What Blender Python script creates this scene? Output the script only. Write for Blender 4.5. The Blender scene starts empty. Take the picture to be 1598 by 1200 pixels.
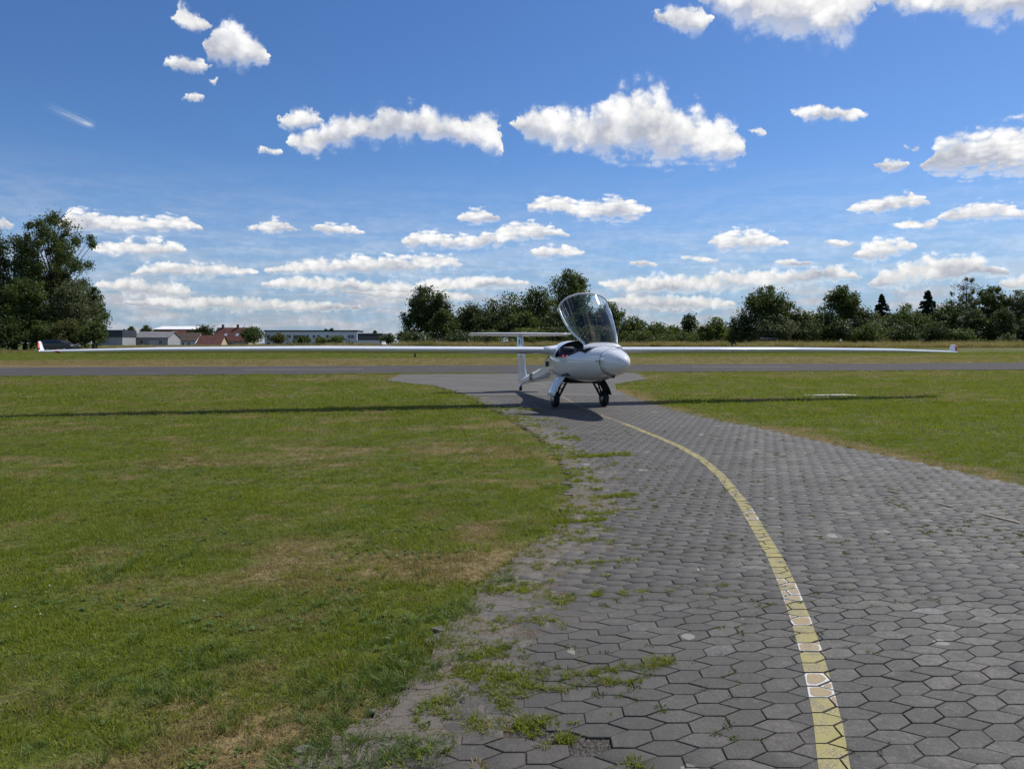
import bpy, bmesh, math, random
import numpy as np
from mathutils import Vector, Matrix

# ------------------------------------------------------------------ camera
F, HOR, EYE, CX = 1109.0, 536.4, 1.407, 799.0     # measured focal length (px), horizon row, eye height (m), centre column
scene = bpy.context.scene
root_col = scene.collection
cam_data = bpy.data.cameras.new('camera')
cam_data.sensor_width = 36.0
cam_data.lens = 36.0 * F / 1598.0
cam_data.shift_y = -(600.0 - HOR) / 1598.0
cam_data.clip_start = 0.05
cam_data.clip_end = 12000.0
cam = bpy.data.objects.new('camera', cam_data)
root_col.objects.link(cam)
cam.location = (0, 0, EYE)
cam.rotation_euler = (math.radians(90), 0, 0)
scene.camera = cam

# ------------------------------------------------------------------ light
SUN_TO = Vector((0.60, 0.50, 1.0)).normalized()
SUN_EL = math.asin(SUN_TO.z)
SUN_AZ = math.atan2(SUN_TO.x, SUN_TO.y)           # clockwise from +Y
SKY_STRENGTH = 0.098
sun_data = bpy.data.lights.new('sun', 'SUN')
sun_data.energy = 4.6
sun_data.angle = math.radians(0.53)
sun_data.color = (1.0, 0.95, 0.87)
sun = bpy.data.objects.new('sun', sun_data)
root_col.objects.link(sun)
sun.location = (30, 25, 60)
sun.rotation_euler = (-SUN_TO).to_track_quat('-Z', 'Y').to_euler()
vs = scene.view_settings
vs.view_transform = 'Standard'; vs.look = 'None'; vs.exposure = 0.0; vs.gamma = 1.0
vs.use_curve_mapping = False
scene.cycles.max_bounces = 8
scene.cycles.transparent_max_bounces = 12
scene.cycles.diffuse_bounces = 3
scene.cycles.glossy_bounces = 3
scene.cycles.sample_clamp_indirect = 6.0

# ------------------------------------------------------------------ measuring helpers: photo reading -> place on the field
def gz(d):
    """height of the field at distance d: level to 55 m, then a gentle rise"""
    xs = [0, 55, 85, 120, 200, 400]; zs = [0, 0, 0.40, 0.72, 0.9, 1.0]
    return float(np.interp(d, xs, zs))
def G(px, py):
    d = F * EYE / (py - HOR)
    return ((px - CX) / F * d, d)
def at(px, py, d):
    return Vector(((px - CX) / F * d, d, EYE - (py - HOR) / F * d))

# ------------------------------------------------------------------ sky with cumulus
CLOUDS = [   # each: (column, top, base) readings along one cloud
 [(318,75,80),(325,50,100),(345,32,112),(375,40,113),(400,55,105),(418,80,98),(421,92,93)],
 [(268,24,28),(275,14,35),(292,12,50),(310,20,62),(325,38,46)],
 [(253,100,104),(275,88,112),(290,84,116),(315,92,114),(328,103,108)],
 [(318,124,127),(329,118,132),(339,124,127)],
 [(286,150,152),(305,143,162),(326,152,156)],
 [(437,188,194),(445,172,205),(470,166,208),(495,174,200),(503,185,190)],
 [(447,216,222),(465,205,240),(490,200,244),(520,188,235),(560,172,228),(600,160,222),(640,166,222),(690,172,220),(720,176,232),(760,174,242),(780,185,243),(791,234,243)],
 [(403,232,235),(420,229,243),(440,234,242)],
 [(800,190,198),(815,175,215),(860,168,235),(920,172,246),(950,148,255),(990,126,261),(1030,132,262),(1060,165,258),(1100,182,256),(1130,182,262),(1148,200,262),(1165,222,228)],
 [(1172,203,206),(1182,196,214),(1194,205,210)],
 [(1236,173,177),(1260,165,188),(1290,164,193),(1330,171,191),(1352,180,184)],
 [(1090,-20,5),(1120,-40,25),(1160,-60,48),(1200,-60,62),(1260,-60,68),(1310,-60,80),(1330,-60,62),(1365,-20,15)],
 [(1017,20,25),(1040,14,45),(1070,8,55),(1100,10,52),(1112,28,34)],
 [(1368,-20,2),(1400,-40,20),(1460,-40,30),(1520,-50,42),(1598,-50,35),(1680,-50,40),(1740,-20,0)],
 [(1440,255,264),(1465,215,278),(1500,205,282),(1550,200,284),(1600,190,282),(1660,200,280),(1700,240,270)],
 [(1366,256,262),(1380,248,270),(1400,246,271),(1422,250,262)],
 [(1415,230,232),(1424,226,236),(1432,230,233)],
 [(1318,327,332),(1340,314,336),(1390,306,335),(1420,299,328),(1452,318,322)],
 [(1388,350,355),(1420,342,360),(1464,340,358)],
 [(1458,338,345),(1490,320,350),(1530,313,348),(1570,316,345),(1602,330,340)],
 [(817,323,328),(840,308,332),(880,305,338),(905,318,345),(930,312,347),(960,303,347),(990,310,346),(1014,328,334)],
 [(713,340,344),(725,328,350),(750,323,350),(782,340,344)],
 [(625,377,382),(640,362,388),(680,361,390),(740,368,391),(785,352,388),(820,342,378),(860,350,375),(890,366,370)],
 [(825,392,396),(850,382,404),(885,380,405),(914,390,396)],
 [(1103,378,382),(1120,362,394),(1160,356,397),(1200,362,394),(1227,380,384)],
 [(380,352,356),(410,346,366),(435,338,367),(468,357,362)],
 [(487,354,358),(510,346,366),(545,351,369),(570,363,367)],
 [(86,350,356),(100,330,362),(125,325,368),(180,335,366),(230,340,364),(290,332,365),(316,355,361)],
 [(140,385,393),(180,372,404),(240,370,405),(288,384,398)],
 [(200,424,430),(240,408,434),(300,408,436),(350,412,434),(405,421,428)],
 [(412,420,428),(460,405,430),(520,400,430),(590,398,432),(650,394,428),(700,396,422),(722,410,418)],
 [(985,409,414),(1005,404,418),(1028,409,415)],
 [(1062,401,405),(1080,395,412),(1120,404,412)],
 [(1205,407,412),(1235,404,418),(1267,409,414)],
 [(1288,377,381),(1305,372,387),(1333,379,384)],
 [(1330,395,402),(1360,375,412),(1400,369,402),(1430,380,392)],
 [(1355,438,448),(1400,410,452),(1450,398,450),(1500,394,442),(1540,405,434),(1575,425,432)],
 [(930,440,446),(1000,432,462),(1080,428,460),(1150,418,455),(1220,424,452),(1300,410,440),(1345,431,438)],
 [(1560,440,450),(1600,428,460),(1660,430,450)],
 [(150,440,450),(200,430,462),(260,438,466),(300,450,462)],
 [(410,440,448),(470,430,455),(560,436,460),(640,442,462),(720,430,456),(790,432,450),(830,440,446)],
 [(-60,352,356),(-20,340,366),(10,338,360),(24,350,356)],
 [(540,452,460),(600,446,472),(680,450,474),(740,460,470)],
 [(940,466,472),(1010,458,484),(1100,462,486),(1150,470,480)],
 [(180,470,476),(260,466,486),(360,462,486),(470,468,488),(560,476,486)],
]
WISP = [(60,159,164),(85,160,180),(110,171,191),(150,195,199)]
def azel(px, py):
    dx = (px - CX) / F; dz = -(py - HOR) / F
    return math.atan2(dx, 1.0), math.atan2(dz, math.hypot(dx, 1.0))
AZ0, AZ1, EL1 = math.radians(-42), math.radians(42), math.radians(34)

def build_world():
    w = bpy.data.worlds.new('World'); scene.world = w; w.use_nodes = True
    nt = w.node_tree; nt.nodes.clear(); L = nt.links
    def N(t, **kw):
        n = nt.nodes.new(t)
        for k, v in kw.items(): setattr(n, k, v)
        return n
    def plug(sock, v):
        if isinstance(v, (int, float)): sock.default_value = v
        elif isinstance(v, tuple): sock.default_value = v
        else: L.new(v, sock)
    def M(op, a, b=0.0, c=None, clamp=False):
        n = N('ShaderNodeMath', operation=op, use_clamp=clamp)
        plug(n.inputs[0], a); plug(n.inputs[1], b)
        if c is not None: plug(n.inputs[2], c)
        return n.outputs[0]
    def SS(x, lo, hi, a=0.0, b=1.0):
        n = N('ShaderNodeMapRange', interpolation_type='SMOOTHSTEP')
        plug(n.inputs[0], x); plug(n.inputs[1], lo); plug(n.inputs[2], hi); plug(n.inputs[3], a); plug(n.inputs[4], b)
        return n.outputs[0]
    def MIXF(f, a, b):
        n = N('ShaderNodeMix', data_type='FLOAT'); plug(n.inputs[0], f); plug(n.inputs[2], a); plug(n.inputs[3], b)
        return n.outputs[0]
    def MIXC(f, a, b):
        n = N('ShaderNodeMix', data_type='RGBA'); plug(n.inputs[0], f); plug(n.inputs[6], a); plug(n.inputs[7], b)
        return n.outputs[2]
    def NOISE(vec, scale, detail=5, rough=0.55, dist=0.0):
        n = N('ShaderNodeTexNoise', noise_dimensions='3D'); L.new(vec, n.inputs['Vector'])
        n.inputs['Scale'].default_value = scale; n.inputs['Detail'].default_value = detail
        n.inputs['Roughness'].default_value = rough; n.inputs['Distortion'].default_value = dist
        return n.outputs[0]
    tc = N('ShaderNodeTexCoord'); vec = tc.outputs['Generated']
    sep = N('ShaderNodeSeparateXYZ'); L.new(vec, sep.inputs[0])
    x, y, z = sep.outputs
    az = M('ARCTAN2', x, y)
    el = M('ARCSINE', M('MINIMUM', M('MAXIMUM', z, -0.999), 0.999))
    nA = NOISE(vec, 22.0, 6, 0.62, 0.25)
    wn_ = N('ShaderNodeTexNoise', noise_dimensions='3D'); L.new(vec, wn_.inputs['Vector'])
    wn_.inputs['Scale'].default_value = 58.0; wn_.inputs['Detail'].default_value = 5; wn_.inputs['Roughness'].default_value = 0.6
    nB = wn_.outputs[0]
    wsep = N('ShaderNodeSeparateColor'); L.new(wn_.outputs[1], wsep.inputs[0])
    high = SS(el, math.radians(4), math.radians(16))
    n = MIXF(M('MULTIPLY', high, 0.62), nB, nA)
    wamp = MIXF(high, math.radians(1.2), math.radians(2.4))
    waz = M('MULTIPLY_ADD', M('SUBTRACT', wsep.outputs[1], 0.5), wamp, az)
    wel = M('MULTIPLY_ADD', M('SUBTRACT', wsep.outputs[2], 0.5), M('MULTIPLY', wamp, 0.45), el)
    U = M('DIVIDE', M('SUBTRACT', waz, AZ0), AZ1 - AZ0)
    V = M('DIVIDE', wel, EL1)
    nC = NOISE(vec, 16.0, 4, 0.55)
    # --- layers of clouds, each a pair of outlines (base, top) over azimuth
    items = []
    for c in CLOUDS:
        pts = []
        for px, t, b in c:
            a, te = azel(px, t); _, be = azel(px, b)
            pts.append(((a - AZ0) / (AZ1 - AZ0), te / EL1, be / EL1))
        items.append(pts)
    items.sort(key=lambda p: p[0][0])
    layers = []
    for p in items:
        for lay in layers:
            if lay[-1][-1][0] + 0.016 < p[0][0] and sum(len(q) + 2 for q in lay) + len(p) + 2 <= 31:
                lay.append(p); break
        else:
            layers.append([p])
    e_run, t_run = None, None
    for lay in layers:
        ramp = N('ShaderNodeValToRGB'); cr = ramp.color_ramp; cr.interpolation = 'LINEAR'
        stops = []
        for p in lay:
            m = 0.5 * (p[0][1] + p[0][2]); stops.append((p[0][0] - 0.007, m - 0.02, m + 0.02))
            stops += p
            m = 0.5 * (p[-1][1] + p[-1][2]); stops.append((p[-1][0] + 0.007, m - 0.02, m + 0.02))
        while len(cr.elements) > 1: cr.elements.remove(cr.elements[-1])
        OFF = 0.1
        for i, (u, t, b) in enumerate(stops):
            u = min(max(u, 0.0), 1.0)
            e = cr.elements[0] if i == 0 else cr.elements.new(u)
            if i == 0: e.position = u
            e.color = ((b + OFF) * 0.7, (t + OFF) * 0.7, 0, 1)
        L.new(U, ramp.inputs[0])
        sc = N('ShaderNodeSeparateColor'); L.new(ramp.outputs[0], sc.inputs[0])
        base = M('MULTIPLY_ADD', sc.outputs[0], 1 / 0.7, -OFF); top = M('MULTIPLY_ADD', sc.outputs[1], 1 / 0.7, -OFF)
        th = M('MAXIMUM', M('SUBTRACT', top, base), 0.012)
        up = M('SUBTRACT', V, base)
        e = M('DIVIDE', M('MINIMUM', M('SUBTRACT', top, V), M('MULTIPLY', up, 1.15)), M('MULTIPLY', th, 0.5))
        e = M('MAXIMUM', e, -4.0)
        t = M('DIVIDE', up, th)
        if e_run is None: e_run, t_run = e, t
        else:
            g = M('GREATER_THAN', e, e_run)
            t_run = MIXF(g, t_run, t); e_run = M('MAXIMUM', e_run, e)
    vor = N('ShaderNodeTexVoronoi', feature='F1')
    wv = N('ShaderNodeVectorMath', operation='MULTIPLY_ADD'); L.new(wn_.outputs[1], wv.inputs[0]); wv.inputs[1].default_value = (0.030, 0.030, 0.030); L.new(vec, wv.inputs[2]); L.new(wv.outputs[0], vor.inputs['Vector'])
    L.new(MIXF(high, 72.0, 44.0), vor.inputs['Scale'])
    puffs = M('SUBTRACT', 0.50, vor.outputs['Distance'])                # rounded billows
    d = M('ADD', M('MINIMUM', e_run, 0.9), M('MULTIPLY', M('SUBTRACT', n, 0.5), 2.0)); d = M('ADD', M('MULTIPLY_ADD', puffs, 0.82, d), 0.15)
    up_soft = SS(t_run, 0.15, 0.75, 1.25, 0.72)      # softer bases, crisper crowns
    alpha = SS(d, -0.10, up_soft)
    # low hazy cloud streets near the horizon, all round
    cs = N('ShaderNodeCombineXYZ'); L.new(M('MULTIPLY', az, 9.0), cs.inputs[0]); L.new(M('MULTIPLY', el, 60.0), cs.inputs[1])
    nl = NOISE(cs.outputs[0], 1.0, 6, 0.6, 0.3)
    band = SS(el, math.radians(3.2), math.radians(6.6), 1.0, 0.0)
    low = M('MULTIPLY', SS(nl, 0.36, 0.58, 0.35, 1.0), M('MULTIPLY', band, 0.92))
    # the same fair-weather field continues outside the view
    zz = M('MAXIMUM', z, 0.03)
    pl = N('ShaderNodeCombineXYZ'); L.new(M('DIVIDE', x, zz), pl.inputs[0]); L.new(M('DIVIDE', y, zz), pl.inputs[1])
    ng = NOISE(pl.outputs[0], 0.9, 7, 0.6, 0.2)
    out = M('MAXIMUM', SS(M('ABSOLUTE', az), math.radians(36.5), math.radians(41)), SS(el, math.radians(28), math.radians(33)))
    gen = M('MULTIPLY', M('MULTIPLY', SS(ng, 0.53, 0.63), out), SS(z, 0.02, 0.10))
    veil = SS(el, math.radians(0.0), math.radians(15.0), 0.70, 0.0)      # thin far cloud deck towards the horizon
    a_all = M('MAXIMUM', M('MAXIMUM', alpha, M('MAXIMUM', low, veil)), gen)
    # one thin wisp of cirrus
    (a0, e0), (a1, e1) = azel(62, 160), azel(150, 198)
    la = math.hypot(a1 - a0, e1 - e0); ca, sa = (a1 - a0) / la, (e1 - e0) / la
    da = M('SUBTRACT', az, a0); de = M('SUBTRACT', el, e0)
    wl = M('DIVIDE', M('ADD', M('MULTIPLY', da, ca), M('MULTIPLY', de, sa)), la)
    wt = M('ADD', M('MULTIPLY', da, -sa), M('MULTIPLY', de, ca))
    cw = N('ShaderNodeCombineXYZ'); L.new(M('MULTIPLY', wl, 1.6), cw.inputs[0]); L.new(M('MULTIPLY', wt, 420.0), cw.inputs[1])
    wn = NOISE(cw.outputs[0], 1.0, 4, 0.6)
    wsh = M('MULTIPLY', SS(wl, 0.0, 0.55), SS(wl, 0.85, 1.02, 1.0, 0.0))
    wid = SS(M('ABSOLUTE', wt), 0.0, 0.0075, 1.0, 0.0)
    wisp = M('MULTIPLY', M('MULTIPLY', wsh, wid), SS(wn, 0.3, 0.75, 0.0, 0.8))
    a_all = M('MAXIMUM', a_all, wisp)
    # shade inside the clouds: white crowns, grey-violet bases
    lit = SS(M('ADD', t_run, M('MULTIPLY', M('SUBTRACT', nC, 0.5), 2.2)), 0.02, 0.72)
    thin = SS(d, 0.30, 1.0, 1.0, 0.0)
    lit = M('MAXIMUM', lit, M('MULTIPLY', thin, 0.85))
    puff = SS(M('MULTIPLY_ADD', puffs, 0.5, n), 0.35, 0.72, 0.84, 1.05)
    body = M('MAXIMUM', alpha, gen)
    ccol = MIXC(lit, (0.52, 0.55, 0.64, 1), (1.0, 1.0, 1.0, 1))
    ccol = MIXC(SS(body, 0.0, 0.6), MIXC(SS(nl, 0.4, 0.62), (0.38, 0.53, 0.78, 1), (0.68, 0.72, 0.81, 1)), ccol)
    hz = SS(el, math.radians(1), math.radians(9), 0.80, 1.0)
    vm = N('ShaderNodeVectorMath', operation='SCALE'); L.new(ccol, vm.inputs[0]); L.new(M('MULTIPLY', puff, hz), vm.inputs['Scale'])
    sky = N('ShaderNodeTexSky', sky_type='NISHITA'); sky.sun_disc = False
    sky.sun_elevation = SUN_EL; sky.sun_rotation = SUN_AZ
    sky.altitude = 60; sky.air_density = 1.0; sky.dust_density = 0.3; sky.ozone_density = 1.3
    hs = N('ShaderNodeHueSaturation'); L.new(sky.outputs[0], hs.inputs['Color']); hs.inputs['Saturation'].default_value = 1.16
    tint = N('ShaderNodeMix', data_type='RGBA', blend_type='MULTIPLY'); tint.inputs[0].default_value = 1.0
    L.new(hs.outputs[0], tint.inputs[6]); tint.inputs[7].default_value = (0.66, 0.83, 1.10, 1)
    bg = N('ShaderNodeBackground'); L.new(tint.outputs[2], bg.inputs[0]); bg.inputs[1].default_value = SKY_STRENGTH
    bc = N('ShaderNodeBackground'); L.new(vm.outputs[0], bc.inputs[0]); bc.inputs[1].default_value = 1.0
    mx = N('ShaderNodeMixShader'); L.new(M('MINIMUM', a_all, 1.0), mx.inputs[0]); L.new(bg.outputs[0], mx.inputs[1]); L.new(bc.outputs[0], mx.inputs[2])
    o = N('ShaderNodeOutputWorld'); L.new(mx.outputs[0], o.inputs[0])
    w.cycles.sampling_method = 'MANUAL'; w.cycles.sample_map_resolution = 512
build_world()

# ------------------------------------------------------------------ object helpers
def tag(o, label=None, cat=None, group=None, kind=None):
    if label: o['label'] = label
    if cat: o['category'] = cat
    if group: o['group'] = group
    if kind: o['kind'] = kind
    return o
def link(o, parent=None):
    root_col.objects.link(o)
    if parent is not None: o.parent = parent
    return o
def empty(name, loc=(0, 0, 0), rz=0.0):
    o = bpy.data.objects.new(name, None); o.empty_display_size = 0.3
    o.location = loc; o.rotation_euler = (0, 0, rz)
    return link(o)
class MB:
    """collects shapes into one mesh"""
    def __init__(s): s.v = []; s.f = []; s.smooth = []
    def add(s, verts, faces, smooth=False):
        n = len(s.v); s.v += [tuple(p) for p in verts]
        s.f += [tuple(i + n for i in f) for f in faces]; s.smooth += [smooth] * len(faces)
        return s
    def box(s, x0, x1, y0, y1, z0, z1):
        v = [(x0,y0,z0),(x1,y0,z0),(x1,y1,z0),(x0,y1,z0),(x0,y0,z1),(x1,y0,z1),(x1,y1,z1),(x0,y1,z1)]
        return s.add(v, [(0,3,2,1),(4,5,6,7),(0,1,5,4),(1,2,6,5),(2,3,7,6),(3,0,4,7)])
    def tube(s, pts, radii, n=8, cap=True, smooth=True):
        pts = [Vector(p) for p in pts]
        if isinstance(radii, (int, float)): radii = [radii] * len(pts)
        rings = []; up = Vector((0, 0, 1))
        for i, p in enumerate(pts):
            t = (pts[min(i + 1, len(pts) - 1)] - pts[max(i - 1, 0)]).normalized()
            a = t.cross(up if abs(t.z) < 0.95 else Vector((1, 0, 0))).normalized(); b = t.cross(a)
            rings.append([p + (a * math.cos(2 * math.pi * k / n) + b * math.sin(2 * math.pi * k / n)) * radii[i] for k in range(n)])
        return s.loft(rings, True, cap, smooth)
    def loft(s, rings, closed=True, cap=True, smooth=True):
        n = len(rings[0]); v = [p for r in rings for p in r]; f = []
        for i in range(len(rings) - 1):
            for k in range(n if closed else n - 1):
                k2 = (k + 1) % n
                f.append((i * n + k, i * n + k2, (i + 1) * n + k2, (i + 1) * n + k))
        s.add(v, f, smooth)
        if cap and closed:
            s.add(rings[0], [tuple(range(n))[::-1]]); s.add(rings[-1], [tuple(range(n))])
        return s
    def lathe(s, prof, centre, axis='Y', n=24, smooth=True):
        rings = []
        for r, h in prof:
            ring = []
            for k in range(n):
                c, q = r * math.cos(2 * math.pi * k / n), r * math.sin(2 * math.pi * k / n)
                p = {'Y': (c, h, q), 'Z': (c, q, h), 'X': (h, c, q)}[axis]
                ring.append(tuple(centre[i] + p[i] for i in range(3)))
            rings.append(ring)
        return s.loft(rings, True, True, smooth)
    def build(s, name, mat, parent=None, fix=True):
        me = bpy.data.meshes.new(name); me.from_pydata(s.v, [], s.f); 
        me.polygons.foreach_set('use_smooth', s.smooth); me.update()
        if fix:
            bm = bmesh.new(); bm.from_mesh(me); bmesh.ops.remove_doubles(bm, verts=bm.verts, dist=1e-5)
            bmesh.ops.recalc_face_normals(bm, faces=bm.faces); bm.to_mesh(me); bm.free()
        if mat: me.materials.append(mat)
        return link(bpy.data.objects.new(name, me), parent)
def np_mesh(name, verts, faces, mat=None, smooth=False, attrs=None):
    """verts (N,3), faces (M,k) numpy arrays -> mesh datablock"""
    me = bpy.data.meshes.new(name); nv, (nf, k) = len(verts), faces.shape
    me.vertices.add(nv); me.vertices.foreach_set('co', np.asarray(verts, np.float32).ravel())
    me.loops.add(nf * k); me.loops.foreach_set('vertex_index', faces.astype(np.int32).ravel())
    me.polygons.add(nf); me.polygons.foreach_set('loop_start', np.arange(0, nf * k, k, dtype=np.int32))
    if smooth: me.polygons.foreach_set('use_smooth', np.ones(nf, bool))
    me.update(calc_edges=True)
    for nm, (dom, arr) in (attrs or {}).items():
        a = me.attributes.new(nm, 'FLOAT', dom); a.data.foreach_set('value', np.asarray(arr, np.float32).ravel())
    if mat: me.materials.append(mat)
    return me

# ------------------------------------------------------------------ material helpers
class NT:
    def __init__(s, name):
        s.m = bpy.data.materials.new(name); s.m.use_nodes = True; s.t = s.m.node_tree; s.t.nodes.clear()
        s.out = s.n('ShaderNodeOutputMaterial')
    def n(s, t, **kw):
        k = s.t.nodes.new(t)
        for a, b in kw.items(): setattr(k, a, b)
        return k
    def l(s, a, b): s.t.links.new(a, b)
    def plug(s, sock, v):
        if isinstance(v, (int, float)): sock.default_value = v
        elif isinstance(v, tuple): sock.default_value = v if len(v) == 4 or sock.type == 'VECTOR' else v + (1,)
        else: s.l(v, sock)
    def math(s, op, a, b=0.0, c=None):
        k = s.n('ShaderNodeMath', operation=op); s.plug(k.inputs[0], a); s.plug(k.inputs[1], b)
        if c is not None: s.plug(k.inputs[2], c)
        return k.outputs[0]
    def ss(s, x, lo, hi, a=0.0, b=1.0):
        k = s.n('ShaderNodeMapRange', interpolation_type='SMOOTHSTEP')
        for i, v in enumerate((x, lo, hi, a, b)): s.plug(k.inputs[i], v)
        return k.outputs[0]
    def mix(s, f, a, b, blend='MIX'):
        k = s.n('ShaderNodeMix', data_type='RGBA', blend_type=blend)
        s.plug(k.inputs[0], f); s.plug(k.inputs[6], a); s.plug(k.inputs[7], b)
        return k.outputs[2]
    def pos(s, scale=None):
        g = s.n('ShaderNodeNewGeometry').outputs['Position']
        if scale is None: return g
        k = s.n('ShaderNodeVectorMath', operation='MULTIPLY'); s.l(g, k.inputs[0]); k.inputs[1].default_value = scale
        return k.outputs[0]
    def obj(s): return s.n('ShaderNodeTexCoord').outputs['Object']
    def noise(s, vec, scale, detail=4, rough=0.55, dist=0.0):
        k = s.n('ShaderNodeTexNoise'); s.l(vec, k.inputs['Vector']); k.inputs['Scale'].default_value = scale
        k.inputs['Detail'].default_value = detail; k.inputs['Roughness'].default_value = rough; k.inputs['Distortion'].default_value = dist
        return k.outputs[0]
    def attr(s, name, inst=False):
        k = s.n('ShaderNodeAttribute', attribute_name=name); k.attribute_type = 'INSTANCER' if inst else 'GEOMETRY'
        return k.outputs['Fac']
    def bsdf(s, col, rough=0.6, spec=0.5, metal=0.0, bump=None, bstr=0.3, bdist=0.01, coat=0.0):
        b = s.n('ShaderNodeBsdfPrincipled'); s.plug(b.inputs['Base Color'], col); s.plug(b.inputs['Roughness'], rough)
        b.inputs['Specular IOR Level'].default_value = spec; b.inputs['Metallic'].default_value = metal
        b.inputs['Coat Weight'].default_value = coat
        if bump is not None:
            k = s.n('ShaderNodeBump'); k.inputs['Strength'].default_value = bstr; k.inputs['Distance'].default_value = bdist
            s.l(bump, k.inputs['Height']); s.l(k.outputs[0], b.inputs['Normal'])
        return b.outputs[0]
    def done(s, sh): s.l(sh, s.out.inputs[0]); return s.m
def plain(name, col, rough=0.6, spec=0.5, metal=0.0, var=0.12, scale=6.0, coat=0.0, coords='obj'):
    t = NT(name); v = t.noise(t.obj() if coords == 'obj' else t.pos(), scale, 5)
    dark = tuple(c * (1 - var) for c in col); lite = tuple(min(1, c * (1 + var)) for c in col)
    c = t.mix(t.ss(v, 0.3, 0.7), dark, lite)
    return t.done(t.bsdf(c, t.ss(v, 0.2, 0.8, max(0.02, rough - 0.05), min(1, rough + 0.05)), spec, metal, coat=coat))

rng = np.random.default_rng(7)
random.seed(7)
# smooth value noise for laying out patches on the ground
_tab = np.random.default_rng(3).random((256, 256))
def vnoise(x, y, sx, sy, seed=0):
    x = np.asarray(x, float) / sx + seed * 17.3; y = np.asarray(y, float) / sy + seed * 9.1
    xi, yi = np.floor(x).astype(int), np.floor(y).astype(int); fx, fy = x - xi, y - yi
    fx = fx * fx * (3 - 2 * fx); fy = fy * fy * (3 - 2 * fy)
    a = _tab[xi % 256, yi % 256]; b = _tab[(xi + 1) % 256, yi % 256]; c = _tab[xi % 256, (yi + 1) % 256]; d = _tab[(xi + 1) % 256, (yi + 1) % 256]
    return (a * (1 - fx) + b * fx) * (1 - fy) + (c * (1 - fx) + d * fx) * fy
def fnoise(x, y, sx, sy, seed=0, oct=3):
    s = 0; a = 0.5; t = 0
    for o in range(oct):
        s = s + a * vnoise(x, y, sx / 2 ** o, sy / 2 ** o, seed + o * 5); t += a; a *= 0.55
    return s / t

# ------------------------------------------------------------------ plan of the place
LEFT_EDGE = [G(*p) for p in [(420,1200),(520,1150),(575,1110),(650,1045),(690,985),(740,920),(800,868),(862,826),(888,790),(890,740),(858,695),(805,658),(765,636),(728,617),(680,603),(600,594.5)]]
RIGHT_EDGE = [G(*p) for p in [(1010,591.5),(960,600),(962,610),(1000,624),(1050,639),(1110,653),(1200,672),(1300,694),(1400,716),(1500,738),(1598,760)]]
PATH = [(-0.9, 0.8)] + LEFT_EDGE + RIGHT_EDGE + [(7.4, 5.6), (9.5, 4.9), (9.5, 0.8)]
def inside(poly, x, y):
    x = np.asarray(x, float); y = np.asarray(y, float); r = np.zeros(x.shape, bool); n = len(poly)
    for i in range(n):
        (x0, y0), (x1, y1) = poly[i], poly[(i + 1) % n]
        c = (y0 > y) != (y1 > y)
        with np.errstate(divide='ignore', invalid='ignore'):
            xx = (x1 - x0) * (y - y0) / ((y1 - y0) if y1 != y0 else 1e-9) + x0
        r ^= c & (x < xx)
    return r
def dist_line(pts, x, y):
    x = np.asarray(x, float); y = np.asarray(y, float); d = np.full(x.shape, 1e9)
    for (x0, y0), (x1, y1) in zip(pts[:-1], pts[1:]):
        L2 = (x1 - x0) ** 2 + (y1 - y0) ** 2 + 1e-12
        t = np.clip(((x - x0) * (x1 - x0) + (y - y0) * (y1 - y0)) / L2, 0, 1)
        d = np.minimum(d, np.hypot(x - x0 - t * (x1 - x0), y - y0 - t * (y1 - y0)))
    return d
# runway: a straight asphalt strip crossing the view
RW_DIR = Vector((1, 0.158)).normalized(); RW_N = Vector((-RW_DIR.y, RW_DIR.x))
RW_C = Vector((0, 33.6)); RW_W = 12.2
def rw_s(x, y): return (np.asarray(x) - RW_C.x) * RW_N.x + (np.asarray(y) - RW_C.y) * RW_N.y   # 0 near edge .. RW_W far edge
def dryness(x, y):
    """0 lush .. 1 straw; from drought patches, path edges and the mown verge of the runway"""
    x = np.asarray(x, float); y = np.asarray(y, float)
    d = 0.36 * fnoise(x, y, 2.4, 1.2, 1, 4) + 0.64 * fnoise(x, y, 0.42, 0.26, 2, 3)
    d = (d - 0.49) * 2.9 + 0.20
    s = rw_s(x, y)
    d += 0.34 * np.clip(1 - np.abs(s + 3) / 6.0, 0, 1) * (s < 0.5)
    d += 1.1 * np.clip((s - RW_W + 0.5) / 1.5, 0, 1) * np.clip(1 - (s - RW_W - 17 + 2.5 * fnoise(x, y, 25, 6, 4)) / 3.5, 0, 1) * np.clip(1.25 - (x - 18) / 26, 0.25, 1)
    d += 1.0 * np.clip(1 - dist_line(RIGHT_EDGE[2:] + [(7.4, 5.6)], x, y) / (0.55 + 0.5 * fnoise(x, y, 1.2, 1.2, 6)), 0, 1)
    d += 0.24 * np.clip(1 - dist_line(LEFT_EDGE[6:], x, y) / (0.9 + 0.5 * fnoise(x, y, 1.2, 1.2, 8)), 0, 1) * (fnoise(x, y, 0.8, 0.5, 9) > 0.36)
    d += 0.17 * np.clip((6.0 - y) / 3.0, 0, 1) * (x < 1)
    d -= 0.30 * ((x > 3) & (y < 17) & (y > 6))
    return np.clip(d, 0, 1)

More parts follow.
